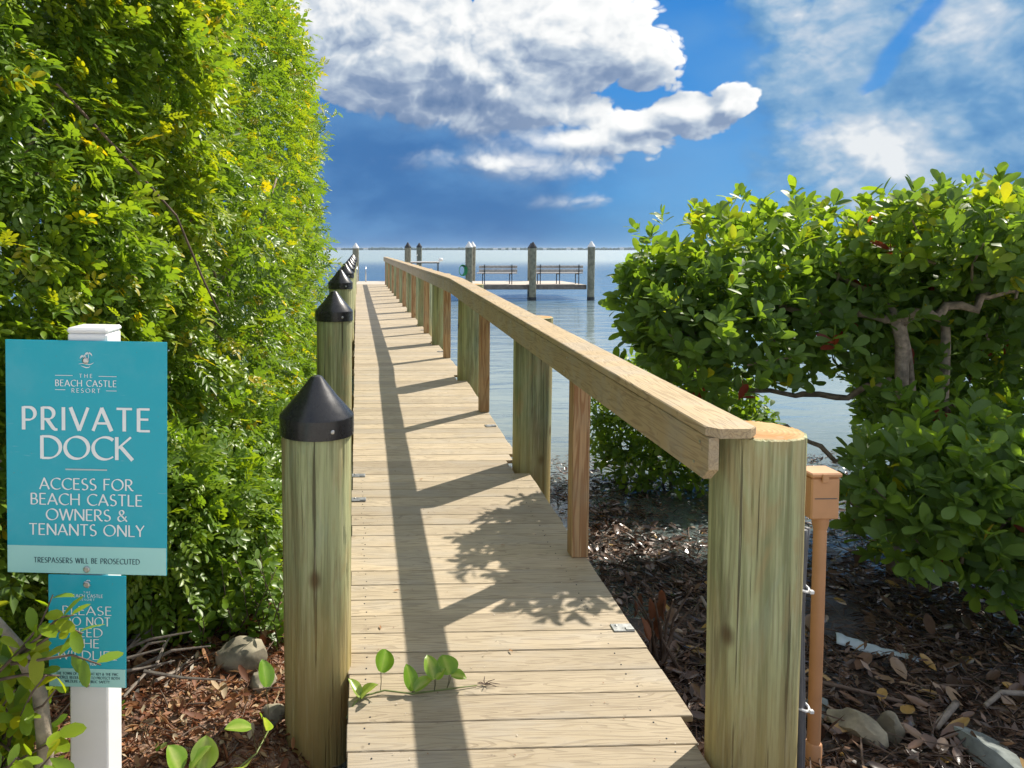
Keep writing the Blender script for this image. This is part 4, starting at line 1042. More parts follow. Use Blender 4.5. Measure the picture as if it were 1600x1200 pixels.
# compound leaf (pinnate, seven to nine leaflets) for the hedge
def compound_tpl(seed, nl=4, fine=True, lf=0.044, wf=0.021):
    r = random.Random(seed); V = []; F = []; L = 0.024 * nl + .02
    v0, f0 = leaf_tpl(1.0, wf / lf, 0.25, 0.15, False) if not fine else leaf_tpl(1.0, wf / lf, .3, .18, True, 'oval')
    def put(base, ang, s, tilt):
        nonlocal V, F
        ca, sa = math.cos(ang), math.sin(ang); off = len(V)
        for x, y, z in v0:
            z2 = z + x * tilt; V.append((base[0] + (x * ca - y * sa) * s, base[1] + (x * sa + y * ca) * s, base[2] + z2 * s))
        F += [tuple(i + off for i in q) for q in f0]
    for k in range(nl):
        u = .03 + .024 * k; bz = -0.25 * u * u / L
        for sgn in (-1, 1): put((u, 0, bz), sgn * rad(58 + r.uniform(-10, 10)), lf * r.uniform(.85, 1.1) * (1 - .04 * abs(k - nl / 2)), r.uniform(-.15, .25))
    put((L, 0, -.25 * L), r.uniform(-.1, .1), lf * 1.05, r.uniform(-.2, .1))
    o = len(V); V += [(0, .0012, 0), (0, -.0012, 0), (L, -.0008, -.25 * L), (L, .0008, -.25 * L)]; F.append((o, o + 1, o + 2, o + 3))
    return np.array(V), F
HP = np.array([(-2.9, 0.9), (-2.1, 1.75), (-1.52, 2.55), (-1.10, 3.35), (-0.80, 4.3), (-0.62, 5.6), (-0.56, 8.0), (-0.56, 11.6), (-0.75, 12.3), (-1.4, 12.8)])
HS = np.concatenate([[0], np.cumsum(np.linalg.norm(np.diff(HP, axis=0), axis=1))])
def hedge_points(N, zlo, zhi, dmean, near_pow=0.9, smin=0.0, smax=None):
    s = rng.uniform(smin, smax or HS[-1], N * 4)
    yy = np.interp(s, HS, HP[:, 1]); xx = np.interp(s, HS, HP[:, 0])
    p = (2.6 / np.hypot(yy, xx)) ** near_pow; keep = rng.uniform(size=len(s)) < p; s = s[keep][:N]
    n = len(s); x = np.interp(s, HS, HP[:, 0]); y = np.interp(s, HS, HP[:, 1])
    e = 0.05; tx = np.interp(s + e, HS, HP[:, 0]) - np.interp(s - e, HS, HP[:, 0]); ty = np.interp(s + e, HS, HP[:, 1]) - np.interp(s - e, HS, HP[:, 1])
    tl = np.hypot(tx, ty) + 1e-9; nx, ny = ty / tl, -tx / tl
    z = rng.uniform(zlo, zhi, n)
    bulge = (fbm(s * 1.1, z * 1.1, 5) - .47) * 0.75 + (fbm(s * 3.2, z * 3.2, 8) - .47) * 0.34
    recede = -0.42 * np.clip(z - 3.5, 0, 3) ** 1.15 * 0.75 + .12 * np.clip(0.8 - z, 0, 1) * (y > 3.6)
    dep = rng.exponential(dmean, n)
    k = bulge + recede - dep
    P = np.stack([x + nx * k, y + ny * k, z], -1)
    return P, np.stack([nx, ny, np.zeros(n)], -1), s, dep, bulge
def build_hedge():
    t = thing('pepper_hedge', 'tall dense yellow-green leafy hedge rising beside the boardwalk', 'hedge', (-1.4, 6.0, 0.1))
    inv = np.array([-1.4, 6.0, 0.1])
    tp_f = [compound_tpl(i, 3 + i % 2, True) for i in range(4)]; tp_c = [compound_tpl(10 + i, 4, False) for i in range(4)]
    sc = Scatter(); cand = []
    def spray(N, zlo, zhi, dm, pw, scale, tlo, thi, coarse, smin=0, smax=None):
        P, n, s, dep, bul = hedge_points(N, zlo, zhi, dm, pw, smin, smax); m = len(P)
        d = n * rng.uniform(.2, 1.0, (m, 1)) + rdir(m) * .75 + np.array([0, 0, .05])
        nn = n * .55 + np.array([0.25, 0.1, .85]) + rdir(m) * .45
        R = frame(d, nn)
        patch = fbm(s * 1.6, P[:, 2] * 1.6, 14)
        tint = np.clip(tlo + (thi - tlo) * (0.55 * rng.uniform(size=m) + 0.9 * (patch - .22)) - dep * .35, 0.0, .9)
        hot = (rng.uniform(size=m) < .06) & (dep < .12); tint = np.where(hot, rng.uniform(.88, .995, m), tint)
        S = scale * rng.uniform(.75, 1.25, m)
        far = (P[:, 1] > 5.2) | coarse
        which = rng.integers(0, 4, m)
        lab = np.zeros(m, bool)
        if not coarse:
            dist = np.linalg.norm(P - np.array([0, 0, EYE]), axis=1)
            inview = (P[:, 0] / P[:, 1] > -.46) & (P[:, 1] > 2.2) & (P[:, 2] < 2 + .33 * P[:, 1])
            score = np.where((dep < .10) & inview, dist, 99); pick = np.argsort(score)[:150]; lab[pick] = True
            for i in pick: cand.append((P[i], R[i], S[i], tint[i]))
        for w in range(4):
            k = (which == w) & ~lab & ~far
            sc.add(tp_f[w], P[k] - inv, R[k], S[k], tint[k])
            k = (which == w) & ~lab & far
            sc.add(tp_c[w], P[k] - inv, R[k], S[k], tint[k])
    spray(17000, 0.55, 5.9, .13, .85, 1.0, .06, .90, False)
    spray(9000, 0.9, 4.0, .16, .85, 1.0, .10, .95, False, 0.6, 4.0)
    spray(9000, 0.12, 1.0, .16, .5, .95, .10, .80, True, 2.6, 12.5)
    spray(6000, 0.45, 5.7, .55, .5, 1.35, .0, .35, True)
    # full skirt of leaves where the hedge meets the ground behind the first piling
    for c_, r_, n_ in (((-.78, 3.95, .55), (.36, .45, .50), 1700), ((-.62, 4.7, .55), (.28, .5, .5), 1100), ((-.95, 3.55, .75), (.30, .30, .45), 700)):
        d_ = rdir(n_); Q = np.array(c_) + d_ * np.array(r_) * (1 - np.abs(rng.normal(0, .25, n_)))[:, None]; Q[:, 2] = np.maximum(Q[:, 2], .14)
        dd = d_ * .6 + rdir(n_) * .7; nn = d_ * .5 + np.array([.25, .0, .85]) + rdir(n_) * .4; ti = np.clip(rng.uniform(.08, .78, n_), 0, .9)
        w_ = rng.integers(0, 4, n_)
        for w in range(4): k = w_ == w; sc.add(tp_f[w], Q[k] - inv, frame(dd, nn)[k], rng.uniform(.7, 1.15, k.sum()), ti[k])
    # young shoots standing proud of the face
    P, n, s_, dep, bul = hedge_points(420, .9, 5.7, .03, .55); m = len(P)
    sd = n * .75 + rdir(m) * .5 + np.array([0, 0, .45]); sd /= np.linalg.norm(sd, axis=1, keepdims=True); ln = rng.uniform(.5, 1.0, m)
    for j in range(9):
        Q = P + sd * (ln * .036 * j)[:, None]; d = sd * .5 + rdir(m) * .9; nn = np.array([0.25, 0.1, .9]) + rdir(m) * .4
        w = j % 4; sc.add(tp_f[w], Q - inv, frame(d, nn), rng.uniform(.55, .95, m) * (1.05 - .05 * j), np.clip(rng.uniform(.45, .93, m), 0, .95))
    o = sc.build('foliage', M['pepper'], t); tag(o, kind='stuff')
    # deep interior leaves close the crown against the sky
    s2 = Scatter(); N = 15000
    P = np.stack([rng.uniform(-3.4, -1.15, N), rng.uniform(3.0, 12.3, N), rng.uniform(.5, 5.6, N)], -1)
    P[:, 0] -= .35 * np.clip(P[:, 2] - 3.5, 0, 3) + .75 * np.clip(4.4 - P[:, 1], 0, 2)
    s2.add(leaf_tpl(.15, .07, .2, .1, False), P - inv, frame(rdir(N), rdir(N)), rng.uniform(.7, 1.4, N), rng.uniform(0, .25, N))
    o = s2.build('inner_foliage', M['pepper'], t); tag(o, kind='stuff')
    meshes = {}
    for (p, R, s, ti) in cand[:300]:
        key = (random.randrange(4), int(ti * 9.99))
        if key not in meshes: meshes[key] = tinted_mesh('compound_leaf', *tp_f[key[0]], M['pepper'], (key[1] + .5) / 10)
        ob = bpy.data.objects.new('compound_leaf', meshes[key]); link(ob, t)
        Mx = Matrix(R.tolist()).to_4x4(); ob.matrix_local = Matrix.Translation(Vector(p - inv)) @ Mx @ Matrix.Scale(float(s), 4)
    rnd = random.Random(4)
    for i, (x, y, dx) in enumerate(((-2.1, 3.2, .25), (-1.55, 4.2, .2), (-1.35, 5.6, .25), (-1.4, 7.2, .2), (-1.3, 9.0, .2), (-1.5, 10.8, .2), (-2.6, 2.6, .1))):
        b = MB(); tree_branch(b, (x + 1.4, y - 6.0, float(ground_z(x, y)) - .3), (dx * .2, .02, 1), 1.5, .045, 2, rnd, .35, .32, 5)
        b.build('trunk', M['bark'], t, smooth=True)
    # arching bare branch across the face of the hedge
    b = MB().tube([(.22, -2.9, 2.55), (.42, -2.75, 2.3), (.60, -2.55, 2.05), (.70, -2.45, 1.75), (.75, -2.35, 1.6)], [.006, .006, .005, .005, .004], 6)
    b.build('bare_branch', M['twig'], t)
    # fallen sprays and dead sticks under the hedge
    b = MB()
    for k in range(40):
        x = rnd.uniform(-1.35, -.8); y = rnd.uniform(3.0, 3.7); z = float(ground_z(x, y)); a = rnd.uniform(-1.5, 1.5)
        L = rnd.uniform(.12, .42); p = Vector((x + 1.4, y - 6, z - .1 + rnd.uniform(.0, .12))); q = p + Vector((math.cos(a) * L, math.sin(a) * L, rnd.uniform(-.04, .22)))
        b.tube([p, (p + q) / 2 + Vector((0, 0, rnd.uniform(-.02, .04))), q], [.007 * rnd.uniform(.5, 1.3), .006, .003], 5)
    o = b.build('dead_branch_tangle', M['driftwood'], t); tag(o, kind='stuff')
build_hedge()

def sprig_plant(name, label, cat, origin, stems, tp, material, leaf_every, lsc, tlo, thi, stem_mat, stem_r, seed, leaf_name='leaf', nlimit=300, up=.5):
    """a small plant: stems with separate leaves along them"""
    rnd = random.Random(seed); t = thing(name, label, cat, origin); O = Vector(origin); meshes = {}; n = 0
    b = MB()
    for (pts) in stems:
        P = [Vector(p) - O for p in pts]; b.tube(P, [stem_r * (1 - .6 * i / (len(P) - 1)) for i in range(len(P))], 6)
        tot = sum((P[i + 1] - P[i]).length for i in range(len(P) - 1)); k = max(2, int(tot / leaf_every))
        for j in range(k):
            u = (j + .6) / k * (len(P) - 1); i = min(int(u), len(P) - 2); p = P[i].lerp(P[i + 1], u - i); d = (P[i + 1] - P[i]).normalized()
            side = Vector((rnd.gauss(0, 1), rnd.gauss(0, 1), rnd.gauss(0, .7))); side -= d * side.dot(d); side.normalize()
            ld = (d * .6 + side * .9).normalized(); nn = Vector((rnd.gauss(0, .4), rnd.gauss(0, .4) - .3, 1))
            if n >= nlimit: continue
            key = (rnd.randrange(len(tp)), rnd.randrange(6))
            if key not in meshes: meshes[key] = tinted_mesh(leaf_name, *tp[key[0]], material, tlo + (thi - tlo) * (key[1] + .5) / 6)
            y = nn.cross(ld).normalized(); z = ld.cross(y)
            o = bpy.data.objects.new(leaf_name, meshes[key]); link(o, t); s = lsc * rnd.uniform(.75, 1.2)
            o.matrix_local = Matrix.Translation(p) @ Matrix(((ld.x, y.x, z.x), (ld.y, y.y, z.y), (ld.z, y.z, z.z))).to_4x4() @ Matrix.Scale(s, 4); n += 1
    b.build('stem', M[stem_mat], t, smooth=True)
    return t
LT = [leaf_tpl(1.0, .46, .22, .12, True, 'oval'), leaf_tpl(1.0, .42, .3, .25, True, 'ob'), leaf_tpl(1.0, .5, .15, .05, True, 'oval')]
def small_plants():
    rnd = random.Random(12)
    # shrub in front of the sign's left edge
    st = []
    SH = []
    for k in range(24):
        x0, y0 = -.92 + rnd.uniform(-.12, .06), 1.86 + rnd.uniform(-.1, .10); z0 = .62 + rnd.uniform(-.1, .1)
        x1 = -.84 + rnd.uniform(-.16, .14); z1 = rnd.uniform(.80, 1.20) - max(0, x1 + .82) * 1.3; y1 = y0 + rnd.uniform(-.15, .02)
        SH.append([(x0, y0, z0), (x0 * .6 + x1 * .4, y0, (z0 + z1) / 2), (x1 - .04, y1, z1 - .05), (x1, y1 - .02, z1)])
    # the spray that reaches across the lower panel
    st += [[(-.90, 1.82, .95), (-.80, 1.80, 1.05), (-.745, 1.79, 1.12), (-.715, 1.79, 1.19)], [(-.82, 1.80, 1.03), (-.74, 1.79, 1.08), (-.68, 1.78, 1.12), (-.645, 1.78, 1.10)],
           [(-.82, 1.80, 1.02), (-.74, 1.78, 1.04), (-.67, 1.78, 1.05), (-.60, 1.77, 1.03)], [(-.86, 1.80, .98), (-.78, 1.79, 1.00), (-.70, 1.78, 1.00)], [(-.82, 1.80, 1.03), (-.75, 1.78, 1.09), (-.70, 1.78, 1.14), (-.66, 1.77, 1.15)]]
    t = sprig_plant('foreground_shrub', 'bright green shrub spray reaching across the lower wildlife panel', 'shrub', (-.84, 1.85, .15), st + SH, LT, M['pepper'], .030, .064, .45, .93, 'twig', .0045, 3)
    MB().tube([(-.02, -.02, -.12), (.02, -.02, .15), (.045, 0, .45), (.075, 0, .62), (.06, .01, .76), (.01, .01, .88), (-.05, .01, .96)], [.021, .021, .020, .020, .018, .015, .010], 10).build('trunk', M['barkpale'], t, smooth=True)
    st = []
    for k in range(26):
        x0, y0 = -1.0 + rnd.uniform(-.14, .12), 2.02 + rnd.uniform(-.12, .12); z0 = float(ground_z(x0, y0))
        x1 = -.93 + rnd.uniform(-.16, .13); z1 = rnd.uniform(.62, 1.06) - max(0, x1 + .86) * 1.2; y1 = y0 + rnd.uniform(-.15, .02)
        st.append([(x0 * .5 + x1 * .5, y0, (z0 + z1) / 2), (x0 * .3 + x1 * .7, y0 - .02, (z0 + 2 * z1) / 3), (x1 - .03, y1, z1 - .05), (x1, y1 - .02, z1)])
    sh = sprig_plant('leafy_shrub', 'dense green leafy shrub growing beside the foot of the white sign post', 'shrub', (-.98, 2.02, .12), st, LT, M['pepper'], .027, .068, .35, .92, 'twig', .004, 9)
    MB().tube([(0, 0, -.1), (.02, -.01, .12), (.05, -.02, .35)], [.012, .010, .006], 7).build('trunk', M['barkpale'], sh, smooth=True)
    # low bush at the foot of the hedge
    st = []
    for k in range(15):
        x0, y0 = -.74 + rnd.uniform(-.14, .20), 3.48 + rnd.uniform(-.1, .2); z0 = float(ground_z(x0, y0))
        st.append([(x0, y0, z0), (x0 + rnd.uniform(-.06, .08), y0 - .05, z0 + .14), (x0 + rnd.uniform(-.13, .15), y0 - rnd.uniform(.02, .16), z0 + rnd.uniform(.18, .42))])
    sprig_plant('low_bush', 'low rounded green bush at the foot of the hedge beside the large rock', 'bush', (-.74, 3.5, .1), st, LT, M['pepper'], .020, .066, .18, .62, 'twig', .004, 5)
    st = []
    for k in range(14):
        x0, y0 = -.40 + rnd.uniform(-.1, .1), 3.62 + rnd.uniform(-.12, .2); z0 = float(ground_z(x0, y0))
        st.append([(x0, y0, z0), (x0 + rnd.uniform(-.05, .05), y0 - .03, z0 + .16), (x0 + rnd.uniform(-.12, .10), y0 - rnd.uniform(.0, .12), z0 + rnd.uniform(.25, .52))])
    sprig_plant('low_bush', 'low dark green bush growing behind the black-capped piling by the hedge', 'bush', (-.40, 3.65, .1), st, LT, M['pepper'], .022, .062, .10, .5, 'twig', .004, 6)
    # tiny seedlings in the litter
    for (x, y) in ((-.93, 2.95), (-.72, 2.72), (-.90, 2.55), (-.80, 2.45), (-.62, 2.55), (-1.04, 2.45)):
        z = float(ground_z(x, y)) + .01
        sprig_plant('seedling', 'tiny bright green seedling sprouting from the red leaf litter', 'seedling', (x, y, z), [[(x, y, z), (x + .008, y - .01, z + .03), (x + .004, y - .02, z + .05)]], LT, M['vineleaf'], .016, .030, .4, .95, 'stem', .0018, int(abs(x) * 100))['group'] = 'seedlings in the leaf litter'
small_plants()

# railroad vine: rounded folded leaves
def vine_leaf_mesh(Ls, Ws, fold, tint):
    n = 9; V = []; F = []
    for i in range(n + 1):
        u = i / n; w = Ws * .5 * (math.sin(math.pi * min(1, .06 + u * .94)) ** .62) * (1.08 - .2 * u)
        z = -.10 * Ls * u * u
        for k in (-1, -.55, 0, .55, 1): V.append((u * Ls, k * w * math.cos(fold * abs(k) * .7), z + abs(k) * w * math.sin(fold) + .0015 * math.sin(7 * u + 3 * k)))
    for i in range(n):
        for k in range(4): a = i * 5 + k; F.append((a, a + 1, a + 6, a + 5))
    return tinted_mesh('leaf', V, F, M['vineleaf'], tint * .7, [(.45, .0, .12)[abs(i % 5 - 2)] for i in range(len(V))])
def vine(name, label, origin, stem, leaves, seed):
    t = thing(name, label, 'vine', origin); O = Vector(origin)
    MB().tube([Vector(p) - O for p in stem], [.0042 - .002 * i / (len(stem) - 1) for i in range(len(stem))], 8).build('stem', M['stem'], t, smooth=True)
    b = MB(); r = random.Random(seed)
    for (foot, base, az, elv, L, Wd, roll, fold) in leaves:
        f = Vector(foot) - O; p = Vector(base) - O
        MB().tube([f, (f + p) / 2 + Vector((.002, 0, 0)), p], .0016, 6).build('petiole', M['petiole'], t)
        o = place('leaf', vine_leaf_mesh(L * 1.02, Wd * 1.08, fold, r.uniform(.2, .95)), t)
        d = Vector((math.cos(rad(elv)) * math.cos(rad(az)), math.cos(rad(elv)) * math.sin(rad(az)), math.sin(rad(elv))))
        q = d.to_track_quat('X', 'Z').to_matrix().to_4x4()
        o.matrix_local = Matrix.Translation(p) @ q @ Matrix.Rotation(rad(roll), 4, 'X')
def vines():
    z = lambda y: deck_z(y)
    Y = 2.78; zd = z(Y)
    S = [(-.04, Y - .10, zd - .03), (-.01, Y - .06, zd + .004), (.03, Y - .02, zd + .006), (.10, Y + .0, zd + .012), (.20, Y - .015, zd + .006), (.30, Y + .0, zd + .008), (.40, Y + .02, zd + .007), (.45, Y + .03, zd + .006)]
    lv = [((.0, Y - .06, zd + .004), (.005, Y - .05, zd + .016), 125, 38, .078, .05, 15, .55), ((.005, Y - .06, zd + .004), (.015, Y - .055, zd + .014), 25, 35, .075, .062, -15, .6),
          ((.085, Y, zd + .01), (.087, Y + .01, zd + .075), 70, 40, .088, .078, 25, .75),
          ((.20, Y - .01, zd + .006), (.205, Y - .01, zd + .014), 115, 62, .092, .058, 0, .3), ((.20, Y - .01, zd + .006), (.212, Y - .012, zd + .014), 20, 28, .082, .05, 20, .7),
          ((.285, Y - .005, zd + .007), (.287, Y + .0, zd + .05), 112, 50, .088, .062, -5, .4), ((.285, Y - .005, zd + .007), (.292, Y + .0, zd + .052), 25, 42, .05, .06, 10, .5),
          ((.335, Y + .01, zd + .008), (.345, Y + .02, zd + .055), 110, 45, .075, .085, 0, .35), ((.335, Y + .01, zd + .008), (.352, Y + .02, zd + .052), 5, -8, .06, .05, 20, .5)]
    vine('vine', 'green beach vine with folded rounded leaves creeping across the deck planks', (0, Y, zd), S, lv, 2)
    b = MB()
    for k in range(7):
        a = k * .9; b.tube([(0, 0, .006), (.02 * math.cos(a), .012 * math.sin(a), .012), (.045 * math.cos(a) + .01, .02 * math.sin(a), .006 + .01 * (k % 3))], [.0022, .002, .001], 5)
    o = b.build('dead_vine_tip', M['twig']); o.location = (.485, Y + .035, zd + .001); tag(o, 'shrivelled brown vine tip lying on the deck in the rail shadow', 'dead twig')
    # second vine on the ground beside the first piling
    x0, y0 = -.42, 2.30; zg = .33
    S = [(-.66, 2.16, .05), (-.60, 2.18, zg + .0), (-.50, 2.22, zg + .05), (-.40, 2.28, zg + .06), (-.32, 2.36, zg + .08), (-.29, 2.45, zg + .10)]
    lv = [((-.53, 2.2, zg + .04), (-.525, 2.2, zg + .14), 140, 55, .075, .075, 10, .35), ((-.50, 2.22, zg + .05), (-.49, 2.2, zg + .14), 40, 40, .08, .05, -10, .5),
          ((-.44, 2.24, zg + .05), (-.43, 2.2, zg + .09), 250, 25, .085, .095, 0, .2), ((-.38, 2.3, zg + .06), (-.36, 2.25, zg + .10), 300, 45, .08, .07, 5, .3),
          ((-.32, 2.36, zg + .08), (-.33, 2.32, zg + .19), 190, 10, .08, .075, 5, .2), ((-.30, 2.4, zg + .09), (-.30, 2.36, zg + .20), 70, -60, .07, .06, 25, .3), ((-.29, 2.45, zg + .1), (-.295, 2.42, zg + .26), 105, 50, .085, .06, 25, .4),
          ((-.57, 2.18, zg + .02), (-.575, 2.16, zg + .10), 200, 30, .075, .07, 0, .3), ((-.47, 2.23, zg + .05), (-.455, 2.22, zg + .13), 95, 60, .085, .08, 0, .35)]
    vine('vine', 'green beach vine with broad glossy leaves on the ground beside the first piling', (x0, y0, zg), S, lv, 5)
vines()

# ------------------------------------------------------------------ mangrove on the right
def build_mangrove():
    O = np.array([3.3, 4.9, 0.05])
    t = thing('mangrove_tree', 'broad mangrove bush with large oval leaves overhanging the dark shore', 'mangrove', tuple(O))
    tpl = [leaf_tpl(1.0, .44, .16, .10, True, 'oval'), leaf_tpl(1.0, .50, .22, .22, True, 'ob'), leaf_tpl(1.0, .40, .30, .05, True, 'oval')]
    C = []                                                       # rosette centres with outward direction
    def lobe(c, r, n, shell=.35, p=2.6):
        c = np.array(c); r = np.array(r); d = rdir(n)
        q = (np.abs(d) ** p).sum(1) ** (-1 / p)
        rad_ = 1 - np.abs(rng.normal(0, shell, n)); rad_ = np.clip(rad_, .1, 1.04)
        P = c + d * q[:, None] * r * rad_[:, None]
        bump = (fbm(P[:, 0] * 2.2 + 9, P[:, 1] * 2.2 + P[:, 2] * 2.2, 31) - .47) * .5
        P += d * bump[:, None] * np.minimum(r, .5)
        C.append((P, d))
    lobe((3.15, 5.05, 1.72), (1.40, .70, .56), 1450)
    lobe((4.7, 5.2, 1.72), (1.30, .9, .66), 850)
    lobe((2.12, 4.72, 1.48), (.46, .58, .60), 340, .45)
    lobe((3.75, 4.35, 2.04), (.90, .50, .26), 460)
    lobe((2.95, 3.62, .78), (.54, .40, .40), 320, .45)
    lobe((3.55, 3.60, .72), (.7, .5, .46), 380, .45)
    lobe((3.95, 5.3, 1.05), (.45, .3, .45), 150)
    lobe((6.1, 5.6, 1.45), (1.1, 1.1, .85), 800)
    lobe((4.45, 5.5, 1.02), (.75, .4, .50), 300)
    lobe((3.22, 4.15, .95), (.30, .3, .30), 110, .4)
    P = np.concatenate([c[0] for c in C]); D = np.concatenate([c[1] for c in C])
    ok = (P[:, 2] > .30) & ~((P[:, 0] / P[:, 1] > .505) & (P[:, 0] / P[:, 1] < .655) & (P[:, 2] > .72) & (P[:, 2] < 1.16))
    P, D = P[ok], D[ok]
    shoot = (P[:, 2] > 1.95) & (rng.uniform(size=len(P)) < .16); P[:, 2] += np.where(shoot, rng.uniform(.04, .17, len(P)), 0)
    lp, lR, ls, lt, lw = [], [], [], [], []
    for p, d in zip(P, D):
        ax = d * .7 + np.array([0, 0, .75]) + rng.normal(0, .35, 3); ax /= np.linalg.norm(ax)
        k = rng.integers(5, 9); a0 = rng.uniform(0, 6.28); e1 = np.cross(ax, [.3, .5, .2]); e1 /= np.linalg.norm(e1); e2 = np.cross(ax, e1)
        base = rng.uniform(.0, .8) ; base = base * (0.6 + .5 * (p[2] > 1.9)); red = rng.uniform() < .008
        for j in range(k):
            a = a0 + j * 2.4; out = e1 * math.cos(a) + e2 * math.sin(a); op = rng.uniform(.25, 1.5)
            ld = out * op + ax * .8; nn = ax * 1.0 - out * .4 + rng.normal(0, .45, 3)
            lp.append(p + ax * (.012 * j - .04)); ls.append(rng.uniform(.066, .125)); lw.append(rng.integers(0, 3)); lR.append((ld, nn))
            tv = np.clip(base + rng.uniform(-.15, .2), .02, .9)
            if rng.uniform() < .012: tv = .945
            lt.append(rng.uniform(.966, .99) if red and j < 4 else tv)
    lp = np.array(lp); ls = np.array(ls); lt = np.array(lt); lw = np.array(lw); R = frame(np.array([q[0] for q in lR]), np.array([q[1] for q in lR]))
    px = 559 + 1200 * lp[:, 0] / lp[:, 1]; py = 390 + 1200 * (2 - lp[:, 2]) / lp[:, 1]
    vis = (px > 930) & (px < 1610)
    pick = np.argsort(np.where(vis, lp[:, 1] - .25 * (lp[:, 2] > 1.9), 99))[:300]
    lab = np.zeros(len(lp), bool); lab[pick] = True
    sc = Scatter()
    for w in range(3):
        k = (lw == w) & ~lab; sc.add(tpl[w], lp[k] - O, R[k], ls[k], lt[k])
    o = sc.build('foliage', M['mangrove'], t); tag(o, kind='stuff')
    meshes = {}
    for i in pick:
        key = (int(lw[i]), int(lt[i] * 11.99))
        if key not in meshes: meshes[key] = tinted_mesh('leaf', *tpl[key[0]], M['mangrove'], min((key[1] + .5) / 12, .975))
        ob = bpy.data.objects.new('leaf', meshes[key]); link(ob, t)
        ob.matrix_local = Matrix.Translation(Vector(lp[i] - O)) @ Matrix(R[i].tolist()).to_4x4() @ Matrix.Scale(float(ls[i]), 4)
    # flower and bud sprigs: pale yellow-green clusters
    s3 = Scatter(); nb = 420; idx = rng.integers(0, len(P), nb); BP = []; 
    for i in idx:
        for _ in range(7): BP.append(P[i] + D[i] * .06 + rng.normal(0, .022, 3))
    BP = np.array(BP); n = len(BP)
    s3.add(leaf_tpl(.016, .010, .4, .1, False), BP - O, frame(rdir(n), rdir(n)), rng.uniform(.7, 1.3, n), rng.uniform(.86, .945, n))
    o = s3.build('bud_cluster', M['mangrove'], t); tag(o, kind='stuff')
    L = lambda p: Vector(p) - Vector(O)
    trunks = [([(3.32, 4.55, -.1), (3.30, 4.52, .55), (3.30, 4.50, 1.05), (3.27, 4.48, 1.45), (3.24, 4.5, 1.62)], .040, .034),
              ([(3.55, 4.7, .75), (3.45, 4.62, 1.1), (3.36, 4.55, 1.38), (3.28, 4.5, 1.56)], .024, .022),
              ([(3.62, 4.6, .2), (3.62, 4.58, .9), (3.60, 4.55, 1.4), (3.62, 4.6, 1.75)], .030, .024)]
    for pts, r0, r1 in trunks:
        MB().tube([L(p) for p in pts], [r0 + (r1 - r0) * i / (len(pts) - 1) for i in range(len(pts))], 10).build('trunk', M['bark'], t, smooth=True)
    limbs = [([(3.25, 4.5, 1.58), (3.45, 4.45, 1.62), (3.70, 4.42, 1.70), (3.95, 4.45, 1.76)], .036, .020), ([(3.26, 4.5, 1.55), (3.05, 4.7, 1.62), (2.7, 4.95, 1.6), (2.3, 5.2, 1.55)], .026, .010),
             ([(3.25, 4.5, 1.6), (3.2, 4.9, 1.8), (3.0, 5.4, 1.95)], .022, .010), ([(3.62, 4.6, 1.7), (4.0, 5.0, 1.85), (4.5, 5.3, 1.95)], .022, .012),
             ([(3.32, 4.52, .62), (3.05, 4.75, .70), (2.80, 4.85, .82), (2.55, 4.9, .86)], .020, .009), ([(2.62, 5.0, 1.08), (2.9, 4.95, 1.03), (3.15, 4.8, 1.06), (3.3, 4.6, 1.2)], .016, .020),
             ([(3.32, 4.5, .5), (3.1, 4.6, .45), (2.85, 4.7, .52), (2.65, 4.75, .42)], .020, .008), ([(3.6, 4.58, 1.0), (3.5, 4.2, 1.1), (3.3, 3.95, 1.05)], .018, .008), ([(3.6, 4.58, .9), (3.8, 4.1, .95), (3.8, 3.8, .9)], .018, .008)]
    for pts, r0, r1 in limbs:
        pp = [Vector(p) for p in pts]; q = []; rn = random.Random(int(r0 * 9999) + len(pts))
        for i in range(len(pp) - 1):
            for u in (0, .25, .5, .75): q.append(pp[i].lerp(pp[i + 1], u) + Vector((rn.gauss(0, .014), rn.gauss(0, .014), rn.gauss(0, .018))))
        pts = q + [pp[-1]]
        n = len(pts); MB().tube([L(p) for p in pts], [(r0 + (r1 - r0) * i / (n - 1)) * rn.uniform(.9, 1.12) for i in range(n)], 8).build('limb', M['bark'], t, smooth=True)
    rnd = random.Random(8); b = MB()
    for k in range(160):
        i = rnd.randrange(len(P)); p = Vector(P[i]); d = Vector(D[i])
        q = p - d * rnd.uniform(.15, .4) - Vector((0, 0, rnd.uniform(.05, .25))); b.tube([L(q), L((p + q) / 2 + Vector((rnd.gauss(0, .03), rnd.gauss(0, .03), 0))), L(p)], [.008, .006, .004], 5)
    b.build('twig', M['bark'], t)['kind'] = 'stuff'
    b = MB()
    for k in range(230):                                          # hanging fibrous root clump
        x = rnd.uniform(3.28, 3.62); y = 4.45 + rnd.uniform(-.06, .12); z = 1.02 + rnd.uniform(-.05, .10) - abs(x - 3.45) * .2
        q = (x + rnd.gauss(0, .03), y + rnd.gauss(0, .03), z - rnd.uniform(.12, .30)); b.tube([L((x, y, z)), L(((x + q[0]) / 2 + rnd.gauss(0, .01), y, (z + q[2]) / 2)), L(q)], [.006, .005, .002], 4)
    b.build('root_clump', M['twig'], t)['kind'] = 'stuff'
build_mangrove()
